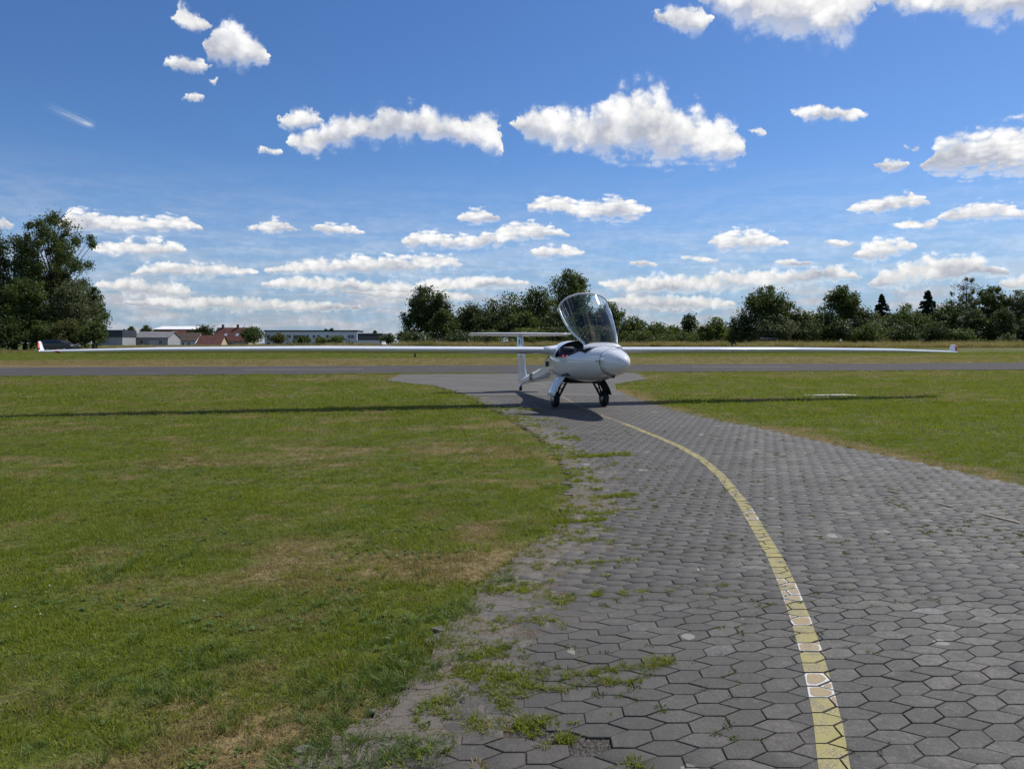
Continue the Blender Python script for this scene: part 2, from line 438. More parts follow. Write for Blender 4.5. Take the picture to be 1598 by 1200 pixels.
# ------------------------------------------------------------------ ground materials
GREEN_A, GREEN_B = (0.060, 0.086, 0.017), (0.098, 0.118, 0.026)
STRAW_A, STRAW_B = (0.19, 0.135, 0.065), (0.27, 0.20, 0.105)
def mat_field():
    t = NT('mown_field'); dry = t.attr('dry')
    n1 = t.noise(t.pos((0.35, 1.4, 1)), 1.0, 6, 0.62); n2 = t.noise(t.pos(), 26.0, 4, 0.65); n3 = t.noise(t.pos((1, 2.2, 1)), 3.0, 5, 0.6)
    g = t.mix(t.ss(n3, 0.3, 0.7), (0.062, 0.090, 0.011), (0.125, 0.150, 0.020))
    s = t.mix(t.ss(n3, 0.3, 0.7), (0.185, 0.135, 0.060), (0.275, 0.205, 0.098))
    f = t.ss(t.math('ADD', dry, t.math('MULTIPLY', t.math('SUBTRACT', n1, 0.5), 0.7)), 0.15, 0.85)
    c = t.mix(f, g, s)
    c = t.mix(t.ss(n2, 0.3, 0.72, 0.65, 0.0), c, (0.022, 0.024, 0.010))
    return t.done(t.bsdf(c, 0.95, 0.15, bump=n2, bstr=0.6, bdist=0.04))
def mat_asphalt(name, a, b, streak=(0.12, 1.0, 1.0)):
    t = NT(name); n1 = t.noise(t.pos(streak), 1.2, 6, 0.6); n2 = t.noise(t.pos(), 90.0, 3, 0.6); n3 = t.noise(t.pos(), 0.6, 5, 0.6, 0.4)
    c = t.mix(t.ss(n1, 0.3, 0.7), a, b); c = t.mix(t.ss(n3, 0.35, 0.65, 0.0, 0.35), c, tuple(x * 1.3 for x in b))
    c = t.mix(t.ss(n2, 0.35, 0.7, 0.3, 0.0), c, tuple(x * 0.5 for x in a))
    return t.done(t.bsdf(c, 0.95, 0.12, bump=n2, bstr=0.3, bdist=0.01))
def mat_paver(name, single):
    t = NT(name); P = t.pos()
    if single:
        oc = t.n('ShaderNodeSeparateColor'); t.l(t.n('ShaderNodeObjectInfo').outputs['Color'], oc.inputs[0]); rnd, dust = oc.outputs[0], oc.outputs[1]
    else: rnd, dust = t.attr('tint'), t.attr('dust')
    n1 = t.noise(P, 1.1, 5, 0.6); n2 = t.noise(P, 14.0, 6, 0.68); n3 = t.noise(P, 170.0, 3, 0.7); n4 = t.noise(P, 3.2, 6, 0.65, 0.5)
    sepx = t.n('ShaderNodeSeparateXYZ'); t.l(P, sepx.inputs[0])
    c = t.mix(rnd, (0.058, 0.053, 0.044), (0.190, 0.176, 0.148))
    c = t.mix(t.ss(rnd, 0.90, 1.0, 0.0, 0.8), c, (0.24, 0.225, 0.21))
    c = t.mix(t.ss(n2, 0.32, 0.7, 0.55, 0.0), c, (0.045, 0.043, 0.041))
    c = t.mix(t.ss(n4, 0.50, 0.72, 0.0, 0.6), c, (0.19, 0.168, 0.143))          # dusty patches
    c = t.mix(t.ss(n1, 0.42, 0.62, 0.0, 0.5), c, (0.054, 0.050, 0.044))
    c = t.mix(t.ss(n3, 0.30, 0.54, 0.75, 0.0), c, (0.030, 0.028, 0.026))
    n6 = t.noise(P, 48.0, 5, 0.7); c = t.mix(t.ss(n6, 0.34, 0.56, 0.6, 0.0), c, (0.045, 0.041, 0.037)); c = t.mix(t.ss(n6, 0.56, 0.72, 0.0, 0.5), c, (0.21, 0.195, 0.175))
    c = t.mix(t.ss(n3, 0.60, 0.72, 0.0, 0.55), c, (0.25, 0.24, 0.228))
    n5 = t.noise(P, 6.0, 6, 0.7, 0.8)
    dn = t.math('ADD', t.math('SUBTRACT', n5, 0.5), t.math('MULTIPLY', t.math('SUBTRACT', dust, 0.30), 0.55))
    c = t.mix(t.ss(dn, 0.02, 0.16, 0.0, 0.85), c, t.mix(n2, (0.17, 0.145, 0.118), (0.27, 0.235, 0.195)))            # wind-blown sand
    side = t.ss(t.math('SUBTRACT', sepx.outputs[0], t.math('MULTIPLY', sepx.outputs[1], 0.30)), -0.35, 0.55)
    c = t.mix(t.math('MULTIPLY', t.math('SUBTRACT', 1.0, side), 0.55), c, (0.056, 0.050, 0.043))   # older, darker stones left of the line
    vo = t.n('ShaderNodeTexVoronoi'); t.l(P, vo.inputs['Vector']); vo.inputs['Scale'].default_value = 3.4
    lich = t.math('ADD', vo.outputs['Distance'], t.math('MULTIPLY', t.math('SUBTRACT', n2, 0.5), 0.16))
    sc = t.n('ShaderNodeSeparateColor'); t.l(vo.outputs['Color'], sc.inputs[0])
    rad = t.ss(sc.outputs[0], 0.60, 1.0, 0.0, 0.19)
    mask = t.math('MULTIPLY', t.math('LESS_THAN', lich, rad), 0.75)
    c = t.mix(mask, c, (0.25, 0.245, 0.215))
    hgt = t.math('ADD', t.math('MULTIPLY', n3, 0.5), n2)
    return t.done(t.bsdf(c, 0.72, 0.45, bump=hgt, bstr=0.8, bdist=0.008))
def mat_fill():
    t = NT('joint_fill'); d = t.attr('dust'); n2 = t.noise(t.pos(), 75.0, 5, 0.7); n1 = t.noise(t.pos(), 3.0, 5, 0.6); n3 = t.noise(t.pos(), 9.0, 5, 0.65)
    c = t.mix(t.ss(n2, 0.3, 0.7), (0.046, 0.036, 0.028), (0.105, 0.084, 0.064))
    c = t.mix(t.ss(d, 0.15, 0.55), c, t.mix(t.ss(n2, 0.3, 0.7), (0.085, 0.071, 0.057), (0.19, 0.165, 0.136)))
    c = t.mix(t.ss(n3, 0.58, 0.68, 0.0, 0.7), c, (0.055, 0.060, 0.016))
    return t.done(t.bsdf(c, 0.95, 0.15, bump=n2, bstr=0.8, bdist=0.008))
def mat_sand():
    t = NT('joint_sand'); n2 = t.noise(t.pos(), 60.0, 5, 0.65); n1 = t.noise(t.pos(), 2.5, 5, 0.6)
    c = t.mix(t.ss(n2, 0.3, 0.7), (0.030, 0.024, 0.018), (0.10, 0.080, 0.060)); c = t.mix(t.ss(n1, 0.45, 0.65, 0.0, 0.5), c, (0.12, 0.095, 0.07))
    return t.done(t.bsdf(c, 0.95, 0.2, bump=n2, bstr=0.7, bdist=0.01))
def mat_paint(name, a, b, under, worn):
    t = NT(name); n1 = t.noise(t.pos(), 9.0, 6, 0.65); n2 = t.noise(t.pos(), 120.0, 4, 0.65)
    c = t.mix(t.ss(n1, 0.35, 0.65), a, b)
    w = t.ss(t.math('ADD', t.math('MULTIPLY', n1, 0.5), t.math('MULTIPLY', n2, 0.5)), worn, worn + 0.12)
    c = t.mix(t.math('MULTIPLY', w, 0.8), c, under)
    return t.done(t.bsdf(c, 0.75, 0.3, bump=n2, bstr=0.3, bdist=0.003))
M_FIELD = mat_field()
M_RUNWAY = mat_asphalt('runway_asphalt', (0.064, 0.060, 0.057), (0.088, 0.083, 0.079))
M_APRON = mat_asphalt('apron_paving', (0.105, 0.10, 0.093), (0.155, 0.148, 0.138), (0.25, 2.2, 1.0))
M_ROAD = mat_asphalt('far_road', (0.05, 0.052, 0.058), (0.07, 0.072, 0.078))
M_PAV1, M_PAVN = mat_paver('paver_concrete', True), mat_paver('paver_concrete_field', False)
M_SAND = mat_sand()
M_YELLOW = mat_paint('yellow_line_paint', (0.30, 0.265, 0.095), (0.38, 0.335, 0.145), (0.17, 0.145, 0.10), 0.455)
M_TAN = mat_paint('worn_line_paint', (0.30, 0.23, 0.13), (0.36, 0.28, 0.17), (0.20, 0.16, 0.11), 0.50)
M_OLD = mat_paint('faded_line_paint', (0.21, 0.165, 0.105), (0.26, 0.205, 0.135), (0.12, 0.11, 0.095), 0.44)
M_WHITEP = mat_paint('white_undercoat_paint', (0.50, 0.49, 0.47), (0.58, 0.57, 0.55), (0.25, 0.23, 0.19), 0.54)

# ------------------------------------------------------------------ the field: one sheet to the horizon
def grid_axis(parts):
    a = []
    for lo, hi, st in parts: a += list(np.arange(lo, hi, st))
    return np.array(a + [parts[-1][1]])
def build_field():
    xs = grid_axis([(-4000, -400, 900), (-400, -60, 34), (-60, -16, 1.5), (-16, 16, 0.25), (16, 60, 1.5), (60, 400, 34), (400, 4000, 900)])
    ys = grid_axis([(-300, -10, 58), (-10, 1, 1.1), (1, 30, 0.25), (30, 70, 0.8), (70, 140, 5), (140, 400, 26), (400, 6000, 800)])
    X, Y = np.meshgrid(xs, ys); Z = np.vectorize(gz)(Y)
    inp = inside(PATH, X, Y); near = (np.abs(X) < 16) & (Y < 30) & (Y > 0.5)
    Z = Z + np.where(near & ~inp, 0.016 * (fnoise(X, Y, 1.5, 1.5, 11) - 0.45), 0) - np.where(inp, 0.036, 0)
    v = np.stack([X.ravel(), Y.ravel(), Z.ravel()], 1); nx = len(xs)
    i = np.arange(len(ys) - 1)[:, None] * nx + np.arange(nx - 1)[None, :]
    f = np.stack([i, i + 1, i + nx + 1, i + nx], -1).reshape(-1, 4)
    me = np_mesh('grass_field', v, f, M_FIELD, True, {'dry': ('POINT', dryness(X, Y).ravel())})
    return tag(link(bpy.data.objects.new('grass_field', me)), kind='structure')
build_field()

def flat_poly(name, pts, z, mat, parent=None):
    mb = MB(); mb.add([(p[0], p[1], z) for p in pts], [tuple(range(len(pts)))])
    o = mb.build(name, mat, parent)
    if o.data.polygons[0].normal.z < 0: o.data.flip_normals()
    return o
def rw(a, s): return (RW_C.x + RW_DIR.x * a + RW_N.x * s, RW_C.y + RW_DIR.y * a + RW_N.y * s)
def ragged_strip(a0, a1, s0, s1, step, jit, seed):
    r = random.Random(seed); n = int((a1 - a0) / step)
    A = [rw(a0 + (a1 - a0) * i / n, s0 + r.uniform(-jit, jit)) for i in range(n + 1)]
    B = [rw(a0 + (a1 - a0) * i / n, s1 + r.uniform(-jit, jit)) for i in range(n + 1)]
    return A, B
A, B = ragged_strip(-150, 150, 0, RW_W, 0.7, 0.10, 5)
mb = MB(); v = [(p[0], p[1], 0.026) for p in A + B]; n = len(A)
mb.add(v, [(i, i + 1, n + i + 1, n + i) for i in range(n - 1)])
runway = tag(mb.build('runway', M_RUNWAY), kind='structure')
def dash(a0, a1):
    mb = MB(); q = [rw(a0, RW_W / 2 - 0.10), rw(a1, RW_W / 2 - 0.10), rw(a1, RW_W / 2 + 0.10), rw(a0, RW_W / 2 + 0.10)]
    mb.add([(p[0], p[1], 0.031) for p in q], [(0, 1, 2, 3)])
    return mb.build('centreline_dash', M_WHITEP2, runway)
M_WHITEP2 = mat_paint('centreline_paint', (0.42, 0.42, 0.41), (0.5, 0.5, 0.48), (0.12, 0.115, 0.11), 0.46)
for a0 in (-62.5, -38.0, -13.4, 11.6, 36.4): dash(a0, a0 + 6.2)
# far access road in front of the trees
mb = MB(); mb.add([(-19, 121, gz(121) + .02), (41, 127, gz(127) + .02), (41, 141, gz(141) + .02), (-22, 141, gz(141) + .02)], [(0, 1, 2, 3)])
tag(mb.build('far_road', M_ROAD), kind='structure')

# ------------------------------------------------------------------ the paved path of interlocking stones
SPLIT = 19.0
path = tag(flat_poly('paved_path', PATH, -0.012, M_SAND), kind='structure')
apron_pts = [p for p in LEFT_EDGE if p[1] > SPLIT]
xl = np.interp(SPLIT, [p[1] for p in LEFT_EDGE], [p[0] for p in LEFT_EDGE]); xr = G(962, 612)[0]
AP = [(xl, SPLIT)] + apron_pts + [(-5.2, 33.4), (6.1, 35.2)] + [p for p in RIGHT_EDGE if p[1] > SPLIT] + [(xr + 0.1, SPLIT)]
tag(flat_poly('taxiway_apron', AP, 0.009, M_APRON), kind='structure')
TALL = [(0, 0), (.082, 0), (.082, -.075), (.002, -.125), (-.080, -.125), (-.080, -.050)]
WIDE = [(0, 0), (.080, .050), (.162, .050), (.242, 0), (.162, -.050), (.080, -.050)]
E1, E2, WOFF = (.162, .050), (-.080, -.225), (-.160, -.175)
def centred(p):
    cx, cy = sum(a for a, b in p) / 6, sum(b for a, b in p) / 6
    return [(a - cx, b - cy) for a, b in p], (cx, cy)
TALL_C, TALL_O = centred(TALL); WIDE_C, WIDE_O = centred(WIDE)
K = 0.93                                            # stone size factor
def shrink(p, d):
    r = []
    n = len(p)
    for i in range(n):
        a, b, c = Vector(p[i - 1]), Vector(p[i]), Vector(p[(i + 1) % n])
        e0, e1 = (b - a).normalized(), (c - b).normalized()
        n0, n1 = Vector((-e0.y, e0.x)), Vector((-e1.y, e1.x))
        area = sum(p[k][0] * p[(k + 1) % n][1] - p[(k + 1) % n][0] * p[k][1] for k in range(n))
        sg = 1 if area > 0 else -1
        m = (n0 + n1) * sg; m = m / max(0.35, (1 + n0.dot(n1)))
        r.append(tuple(b + m * d))
    return r
def stone_geo(c, gap=0.0020, ch=0.0022, h=0.024):
    c = [(a * K, b * K) for a, b in c]
    if sum(c[k][0] * c[(k + 1) % 6][1] - c[(k + 1) % 6][0] * c[k][1] for k in range(6)) < 0: c = c[::-1]
    o = shrink(c, gap); i = shrink(c, gap + ch)
    v = [(a, b, -h) for a, b in o] + [(a, b, -ch * 0.8) for a, b in o] + [(a, b, 0) for a, b in i]
    f = [(k, (k + 1) % 6, 6 + (k + 1) % 6, 6 + k) for k in range(6)] + [(6 + k, 6 + (k + 1) % 6, 12 + (k + 1) % 6, 12 + k) for k in range(6)]
    return np.array(v), np.array(f), i
GEO = {'tall': stone_geo(TALL_C), 'wide': stone_geo(WIDE_C)}
LINE_PX = [(1322,1290),(1310,1240),(1301,1195),(1292,1130),(1281,1080),(1266,1020),(1250,970),(1229,915),(1211,875),(1188,835),(1160,787),(1124,742),(1096,718),(1060,697),(1025,682),(990,668),(962,657),(940,650),(915,639.5),(893,628),(872,616),(858,606.5)]
LINE = [G(*p) for p in LINE_PX]
HOLE = [G(*p) for p in [(800,1120),(838,1118),(880,1132),(930,1142),(945,1166),(915,1180),(865,1165),(800,1140)]]
def stone_level(x, y): return 0.006 + 0.010 * (fnoise(x, y, 1.3, 1.3, 31, 2) - 0.5)
def dust_at(x, y):
    return np.clip(0.95 - dist_line(LEFT_EDGE, x, y) / (0.30 + 1.1 * fnoise(x, y, .8, .5, 28)), 0, 1) * 0.8 + 0.30 * np.clip(1 - dist_line(RIGHT_EDGE, x, y) / 0.7, 0, 1)
def build_fill():
    """sand and dirt lying in the joints; near the overgrown edge it drifts over the stones"""
    xs, ys = np.arange(-2.4, 8.0, .04), np.arange(1.9, 12.0, .04); X, Y = np.meshgrid(xs, ys); d = dust_at(X, Y)
    depth = 0.0050 + 0.005 * (fnoise(X, Y, .5, .4, 93) - .5) - 0.0098 * d * (0.25 + 1.25 * fnoise(X, Y, .34, .2, 90))
    Z = stone_level(X, Y) - depth; nx = len(xs); v = np.stack([X.ravel(), Y.ravel(), Z.ravel()], 1)
    i = np.arange(len(ys) - 1)[:, None] * nx + np.arange(nx - 1)[None, :]; f = np.stack([i, i + 1, i + nx + 1, i + nx], -1).reshape(-1, 4)
    ok = inside(PATH, X, Y).ravel() & ~inside(HOLE, X, Y).ravel() & (np.abs(X) < .74 * Y + 3.0).ravel(); f = f[ok[f].all(1)]
    me = np_mesh('joint_fill', v, f, mat_fill(), True, {'dust': ('POINT', d.ravel())}); link(bpy.data.objects.new('joint_fill', me), path)
build_fill()
def build_pavers():
    global PAV
    out = []; r = np.random.default_rng(21)
    for i in range(-150, 150):
        for j in range(-170, 40):
            ox, oy = K * (i * E1[0] + j * E2[0]) + 2.0, K * (i * E1[1] + j * E2[1]) + 4.0
            for kind, off in (('tall', TALL_O), ('wide', (WIDE_O[0] + WOFF[0], WIDE_O[1] + WOFF[1]))):
                out.append((ox + off[0] * K, oy + off[1] * K, kind))
    x = np.array([o[0] for o in out]); y = np.array([o[1] for o in out]); kd = np.array([o[2] == 'wide' for o in out])
    m = inside(PATH, x, y) & (y > 1.9) & (y < SPLIT + 0.1) & (np.abs(x) < 0.735 * y + 3.0)
    m &= ~inside(HOLE, x, y)
    x, y, kd = x[m], y[m], kd[m]; n = len(x)
    tint = np.clip(r.beta(1.1, 1.3, n) * 0.9 + 0.25 * (fnoise(x, y, 1.1, .7, 29) - .5) + (r.random(n) < 0.05) * 0.45, 0, 1)
    dust = dust_at(x, y)
    siz = 1 - np.abs(r.normal(0, 0.014, n))
    PAV = (x, y, kd)
    z = stone_level(x, y) + r.normal(0, 0.0007, n)
    tx, ty = r.normal(0, 0.0055, n), r.normal(0, 0.0055, n)
    inview = (np.abs(x) < 0.722 * y) & (y > 2.42)
    order = np.argsort(np.where(inview, y, 99)); single = np.zeros(n, bool); single[order[:290]] = True
    meshes = {}
    for kind in ('tall', 'wide'):
        gv, gf, top = GEO[kind]
        mb = MB(); mb.add([tuple(p) for p in gv], [tuple(q) for q in gf] + [tuple(range(12, 18))])
        o = mb.build('paver', M_PAV1, path, fix=False); meshes[kind] = o.data
        first = True
        for k in np.nonzero(single & (kd == (kind == 'wide')))[0]:
            if not first:
                o = bpy.data.objects.new('paver', meshes[kind]); link(o, path)
            first = False
            o.location = (x[k], y[k], z[k]); o.rotation_euler = (ty[k], -tx[k], r.normal(0, 0.010)); o.scale = (siz[k], siz[k], 1); o.color = (tint[k], dust[k], 0, 1)
    V, Fq, att, att2 = [], [], [], []
    base = 0
    for kind in ('tall', 'wide'):
        gv, gf, top = GEO[kind]; idx = np.nonzero(~single & (kd == (kind == 'wide')))[0]
        vv = gv[None] + 0 * x[idx, None, None]
        vv = vv * siz[idx, None, None]; zz = vv[:, :, 2] + z[idx, None] + vv[:, :, 0] * tx[idx, None] + vv[:, :, 1] * ty[idx, None]
        V.append(np.stack([vv[:, :, 0] + x[idx, None], vv[:, :, 1] + y[idx, None], zz], -1).reshape(-1, 3))
        off = base + np.arange(len(idx))[:, None, None] * 18
        quads = np.concatenate([gf, np.array([[12, 13, 14, 15], [12, 15, 16, 17]])])
        Fq.append((quads[None] + off).reshape(-1, 4)); att.append(np.repeat(tint[idx], len(quads))); att2.append(np.repeat(dust[idx], len(quads))); base += 18 * len(idx)
    me = np_mesh('paver_field', np.concatenate(V), np.concatenate(Fq), M_PAVN, False, {'tint': ('FACE', np.concatenate(att)), 'dust': ('FACE', np.concatenate(att2))})
    tag(link(bpy.data.objects.new('paver_field', me), path), kind='stuff')
    # painted guide line: clipped to the face of every stone it crosses, so the joints stay open
    fine = []
    for p, q in zip(LINE[:-1], LINE[1:]):
        k = max(1, int(math.dist(p, q) / 0.22))
        fine += [(p[0] + (q[0] - p[0]) * i / k, p[1] + (q[1] - p[1]) * i / k) for i in range(k)]
    fine.append(LINE[-1])
    rr = random.Random(4); quads = []; W = 0.050
    for i in range(len(fine) - 1):
        def side(k):
            a, b = fine[max(0, k - 1)], fine[min(len(fine) - 1, k + 1)]
            t = Vector((b[0] - a[0], b[1] - a[1])).normalized(); return Vector((-t.y, t.x))
        n0, n1 = side(i), side(i + 1); a, b = Vector(fine[i]), Vector(fine[i + 1])
        quads.append([tuple(a + n0 * W), tuple(a - n0 * W), tuple(b - n1 * W), tuple(b + n1 * W)])
    def clip(sub, clp):
        if sum(clp[k][0] * clp[(k + 1) % 4][1] - clp[(k + 1) % 4][0] * clp[k][1] for k in range(4)) < 0: clp = clp[::-1]
        outp = sub
        for k in range(4):
            (ax, ay), (bx, by) = clp[k], clp[(k + 1) % 4]; src, outp = outp, []
            for m_ in range(len(src)):
                p, q = src[m_], src[(m_ + 1) % len(src)]
                sp = (bx - ax) * (p[1] - ay) - (by - ay) * (p[0] - ax); sq = (bx - ax) * (q[1] - ay) - (by - ay) * (q[0] - ax)
                if sp >= 0: outp.append(p)
                if (sp >= 0) != (sq >= 0):
                    t = sp / (sp - sq); outp.append((p[0] + (q[0] - p[0]) * t, p[1] + (q[1] - p[1]) * t))
            if len(outp) < 3: return []
        return outp
    ye, wh, ta, ol = MB(), MB(), MB(), MB()
    d = dist_line(fine, x, y)
    for k in np.nonzero(d < 0.24)[0]:
        top = [(a + x[k], b + y[k]) for a, b in GEO['wide' if kd[k] else 'tall'][2]]
        zp = lambda p: z[k] + (p[0] - x[k]) * tx[k] + (p[1] - y[k]) * ty[k]
        zone = (2.76 < y[k] < 2.98) or (3.05 < y[k] < 3.17) or (3.24 < y[k] < 3.38) or (3.5 < y[k] < 3.68) or (3.82 < y[k] < 4.22)
        special = (zone and rr.random() < 0.85) or (4.4 < y[k] < 8 and rr.random() < 0.16)
        gone = rr.random() < 0.012 and not special
        for q in quads:
            if abs(q[0][0] - x[k]) > 0.6 or abs(q[0][1] - y[k]) > 0.6: continue
            pl = clip(top, q)
            if len(pl) < 3 or gone: continue
            tgt = wh if special else (ol if y[k] > 12.4 else ye)
            tgt.add([(p[0], p[1], zp(p) + 0.0018) for p in pl], [tuple(range(len(pl)))])
        if special:      # the worn spot inside its white rim
            tl = []
            for q in quads:
                if abs(q[0][0] - x[k]) < 0.6 and abs(q[0][1] - y[k]) < 0.6: tl += clip(top, q)
            if len(tl) >= 3:
                cx, cy = sum(p[0] for p in tl) / len(tl), sum(p[1] for p in tl) / len(tl)
                hull = sorted(set((round(p[0], 4), round(p[1], 4)) for p in tl), key=lambda p: math.atan2(p[1] - cy, p[0] - cx))
                s = rr.uniform(0.80, 0.92)
                pl = []
                for i_ in range(len(hull)):
                    p, q = hull[i_], hull[(i_ + 1) % len(hull)]
                    for t_ in (.22, .78): pl.append((cx + (p[0] + (q[0] - p[0]) * t_ - cx) * s * rr.uniform(.86, 1.04), cy + (p[1] + (q[1] - p[1]) * t_ - cy) * s * rr.uniform(.86, 1.04)))
                ta.add([(p[0], p[1], zp(p) + 0.0030) for p in pl], [tuple(range(len(pl)))])
    def up(o):
        bm = bmesh.new(); bm.from_mesh(o.data)
        for f in bm.faces:
            if f.normal.z < 0: f.normal_flip()
        bm.to_mesh(o.data); bm.free(); return o
    up(ol.build('faded_line_paint', M_OLD, path, fix=False)); up(ye.build('guide_line_paint', M_YELLOW, path, fix=False)); up(wh.build('line_undercoat', M_WHITEP, path, fix=False)); up(ta.build('worn_line_spots', M_TAN, path, fix=False))
    # the last stretch runs on over the apron, and short remains of an older line lie on the right
    def ribbon(name, px, w, z0, mat):
        P = [Vector(G(*p)) for p in px]; mb = MB(); v = []
        for i, p in enumerate(P):
            t = (P[min(i + 1, len(P) - 1)] - P[max(i - 1, 0)]).normalized(); nn = Vector((-t.y, t.x)) * w
            v += [(p.x + nn.x, p.y + nn.y, z0), (p.x - nn.x, p.y - nn.y, z0)]
        mb.add(v, [(2 * i, 2 * i + 1, 2 * i + 3, 2 * i + 2) for i in range(len(P) - 1)])
        return up(mb.build(name, mat, path, fix=False))
    ribbon('guide_line_paint', [(852,603),(840,599.5),(822,596.5),(800,594.5)], 0.055, 0.0135, M_OLD)
    for a, b in (((1530, 803), (1592, 818)), ((1466, 788), (1488, 793)), ((1385, 767), (1404, 771)), ((1312, 748), (1322, 751))):
        mid = ((a[0] + b[0]) / 2, (a[1] + b[1]) / 2 - 0.4)
        ribbon('old_line_remains', [a, mid, b], 0.017, 0.0150, M_OLD)
build_pavers()
# loose grit where the stones are missing
flat_poly('grit_bed', [(p[0] + (p[0] - .13) * .12, p[1] + (p[1] - 2.53) * .2) for p in HOLE], -0.0060, M_SAND, path)
def build_grit():
    r = np.random.default_rng(5); V, Fc = [], []; base = 0
    x = r.uniform(-0.2, 0.6, 30000); y = r.uniform(2.3, 2.9, 30000); m = dist_line(HOLE + HOLE[:1], x, y) < .07; m |= inside(HOLE, x, y); x, y = x[m], y[m]
    s = r.uniform(0.002, 0.0055, len(x)); o = np.array([[1,0,0],[-.5,.87,0],[-.5,-.87,0],[0,0,1.1]])
    V = o[None] * s[:, None, None] * r.uniform(.6, 1.4, (len(x), 4, 3)) + np.stack([x, y, np.full(len(x), -0.0055)], 1)[:, None]
    f = np.array([[0,1,3],[1,2,3],[2,0,3]])[None] + np.arange(len(x))[:, None, None] * 4
    me = np_mesh('loose_grit', V.reshape(-1, 3), f.reshape(-1, 3), plain('grit_stone', (0.075, 0.070, 0.066), 0.9, 0.3, var=0.7, scale=70))
    tag(link(bpy.data.objects.new('loose_grit', me)), 'dark loose grit where paving stones are missing', 'grit', kind='stuff')
build_grit()

# ------------------------------------------------------------------ the motor glider
M_GEL = None
def mat_gelcoat():
    t = NT('white_gelcoat'); n = t.noise(t.obj(), 3.0, 4)
    c = t.mix(t.ss(n, 0.3, 0.7), (0.80, 0.80, 0.80), (0.84, 0.84, 0.835))
    return t.done(t.bsdf(c, 0.12, 0.5, coat=0.6))
M_GEL = mat_gelcoat()
M_BLACK = plain('black_rubber', (0.018, 0.018, 0.019), 0.75, 0.3, var=0.3, scale=30)
M_STEEL = plain('black_painted_steel', (0.030, 0.030, 0.033), 0.42, 0.5, var=0.25, scale=20)
M_DARK = plain('cockpit_lining', (0.022, 0.023, 0.028), 0.8, 0.3, var=0.3, scale=12)
M_SEAT = plain('dark_blue_upholstery', (0.026, 0.030, 0.055), 0.7, 0.4, var=0.3, scale=25)
M_CONSOLE = plain('pale_grey_console', (0.45, 0.45, 0.47), 0.5, 0.4, var=0.08)
M_RED = plain('red_paint', (0.55, 0.035, 0.03), 0.4, 0.5, var=0.15)
M_REDP = plain('red_plastic', (0.75, 0.05, 0.035), 0.4, 0.5, var=0.1)
M_GOLD = plain('gold_paint', (0.65, 0.42, 0.05), 0.4, 0.5, var=0.1)
M_METAL = plain('bare_metal', (0.5, 0.5, 0.5), 0.35, 0.5, 0.9)
def mat_canopy():
    t = NT('canopy_perspex')
    fr = t.n('ShaderNodeFresnel'); fr.inputs['IOR'].default_value = 1.49
    tr = t.n('ShaderNodeBsdfTransparent'); tr.inputs[0].default_value = (0.80, 0.88, 0.875, 1)
    gl = t.n('ShaderNodeBsdfGlossy'); gl.inputs['Roughness'].default_value = 0.03; gl.inputs[0].default_value = (1, 1, 1, 1)
    m = t.n('ShaderNodeMixShader'); t.l(t.math('MULTIPLY', fr.outputs[0], 1.25), m.inputs[0]); t.l(tr.outputs[0], m.inputs[1]); t.l(gl.outputs[0], m.inputs[2])
    return t.done(m.outputs[0])
M_PERSPEX = mat_canopy()

PSI = 0.2356
glider = empty('motor_glider', (1.323, 16.71, 0), math.atan2(-math.cos(PSI), math.sin(PSI)))
tag(glider, 'white motor glider with long slender wings and raised canopy on the paved path', 'glider')
# fuselage stations: s forward, half width, top, bottom, height of widest line
ST = [(3.47,.012,1.050,1.026,1.038),(3.455,.055,1.093,.983,1.038),(3.41,.105,1.140,.935,1.040),(3.32,.160,1.193,.888,1.042),(3.20,.212,1.240,.845,1.046),(3.05,.256,1.280,.808,1.050),
      (2.88,.297,1.312,.775,1.052),(2.6,.360,1.342,.728,1.048),(2.3,.420,1.356,.676,1.036),(1.9,.485,1.380,.625,1.015),(1.5,.532,1.41,.592,.99),(1.1,.558,1.44,.573,.97),(.7,.562,1.468,.562,.96),
      (.35,.532,1.478,.556,.96),(0,.468,1.462,.55,.96),(-.4,.388,1.405,.535,.94),(-.8,.318,1.275,.513,.87),(-1.2,.268,1.085,.478,.77),(-1.6,.225,.915,.445,.68),(-2.3,.165,.765,.392,.575),(-3.0,.136,.635,.343,.487),
      (-3.8,.108,.475,.265,.37),(-4.4,.078,.345,.200,.272),(-4.72,.03,.275,.205,.24)]
def station(s):
    ss = [a[0] for a in ST][::-1]
    return [float(np.interp(s, ss, [a[k] for a in ST][::-1])) for k in range(1, 5)]
def ring(s, a0=0.0, a1=2 * math.pi, n=48, inset=0.0, closed=True, e=2.25):
    w, zt, zb, zc = station(s); w -= inset; zt -= inset; zb += inset; out = []
    for k in range(n if closed else n + 1):
        a = a0 + (a1 - a0) * k / n; c, q = math.cos(a), math.sin(a)
        y = w * math.copysign(abs(c) ** (2 / e), c); h = (zt - zc) if q > 0 else (zc - zb)
        out.append((s, y, zc + h * math.copysign(abs(q) ** (2 / e), q)))
    return out
S_BACK, S_FRONT = 0.70, 2.30
def sill(s): return float(np.interp(s, [0.7, 1.25, 1.5, 1.8, 2.05, 2.3], [1.105, 1.10, 1.125, 1.20, 1.28, 1.356]))
def sill_angle(s, e=2.25):
    w, zt, zb, zc = station(s); q = min(1.0, max(0.0, (sill(s) - zc) / (zt - zc))) ** (e / 2)
    return math.asin(min(1.0, q))
nose = MB(); nose.loft([ring(s) for s in (3.47, 3.455, 3.41, 3.32, 3.20, 3.05, 2.885)])
nose.build('nose_cone', M_GEL, glider)
fr = MB(); fr.loft([ring(s, inset=0.006) for s in (2.90, 2.85)], cap=False); fr.build('nose_gap', M_BLACK, glider)
fus = MB()
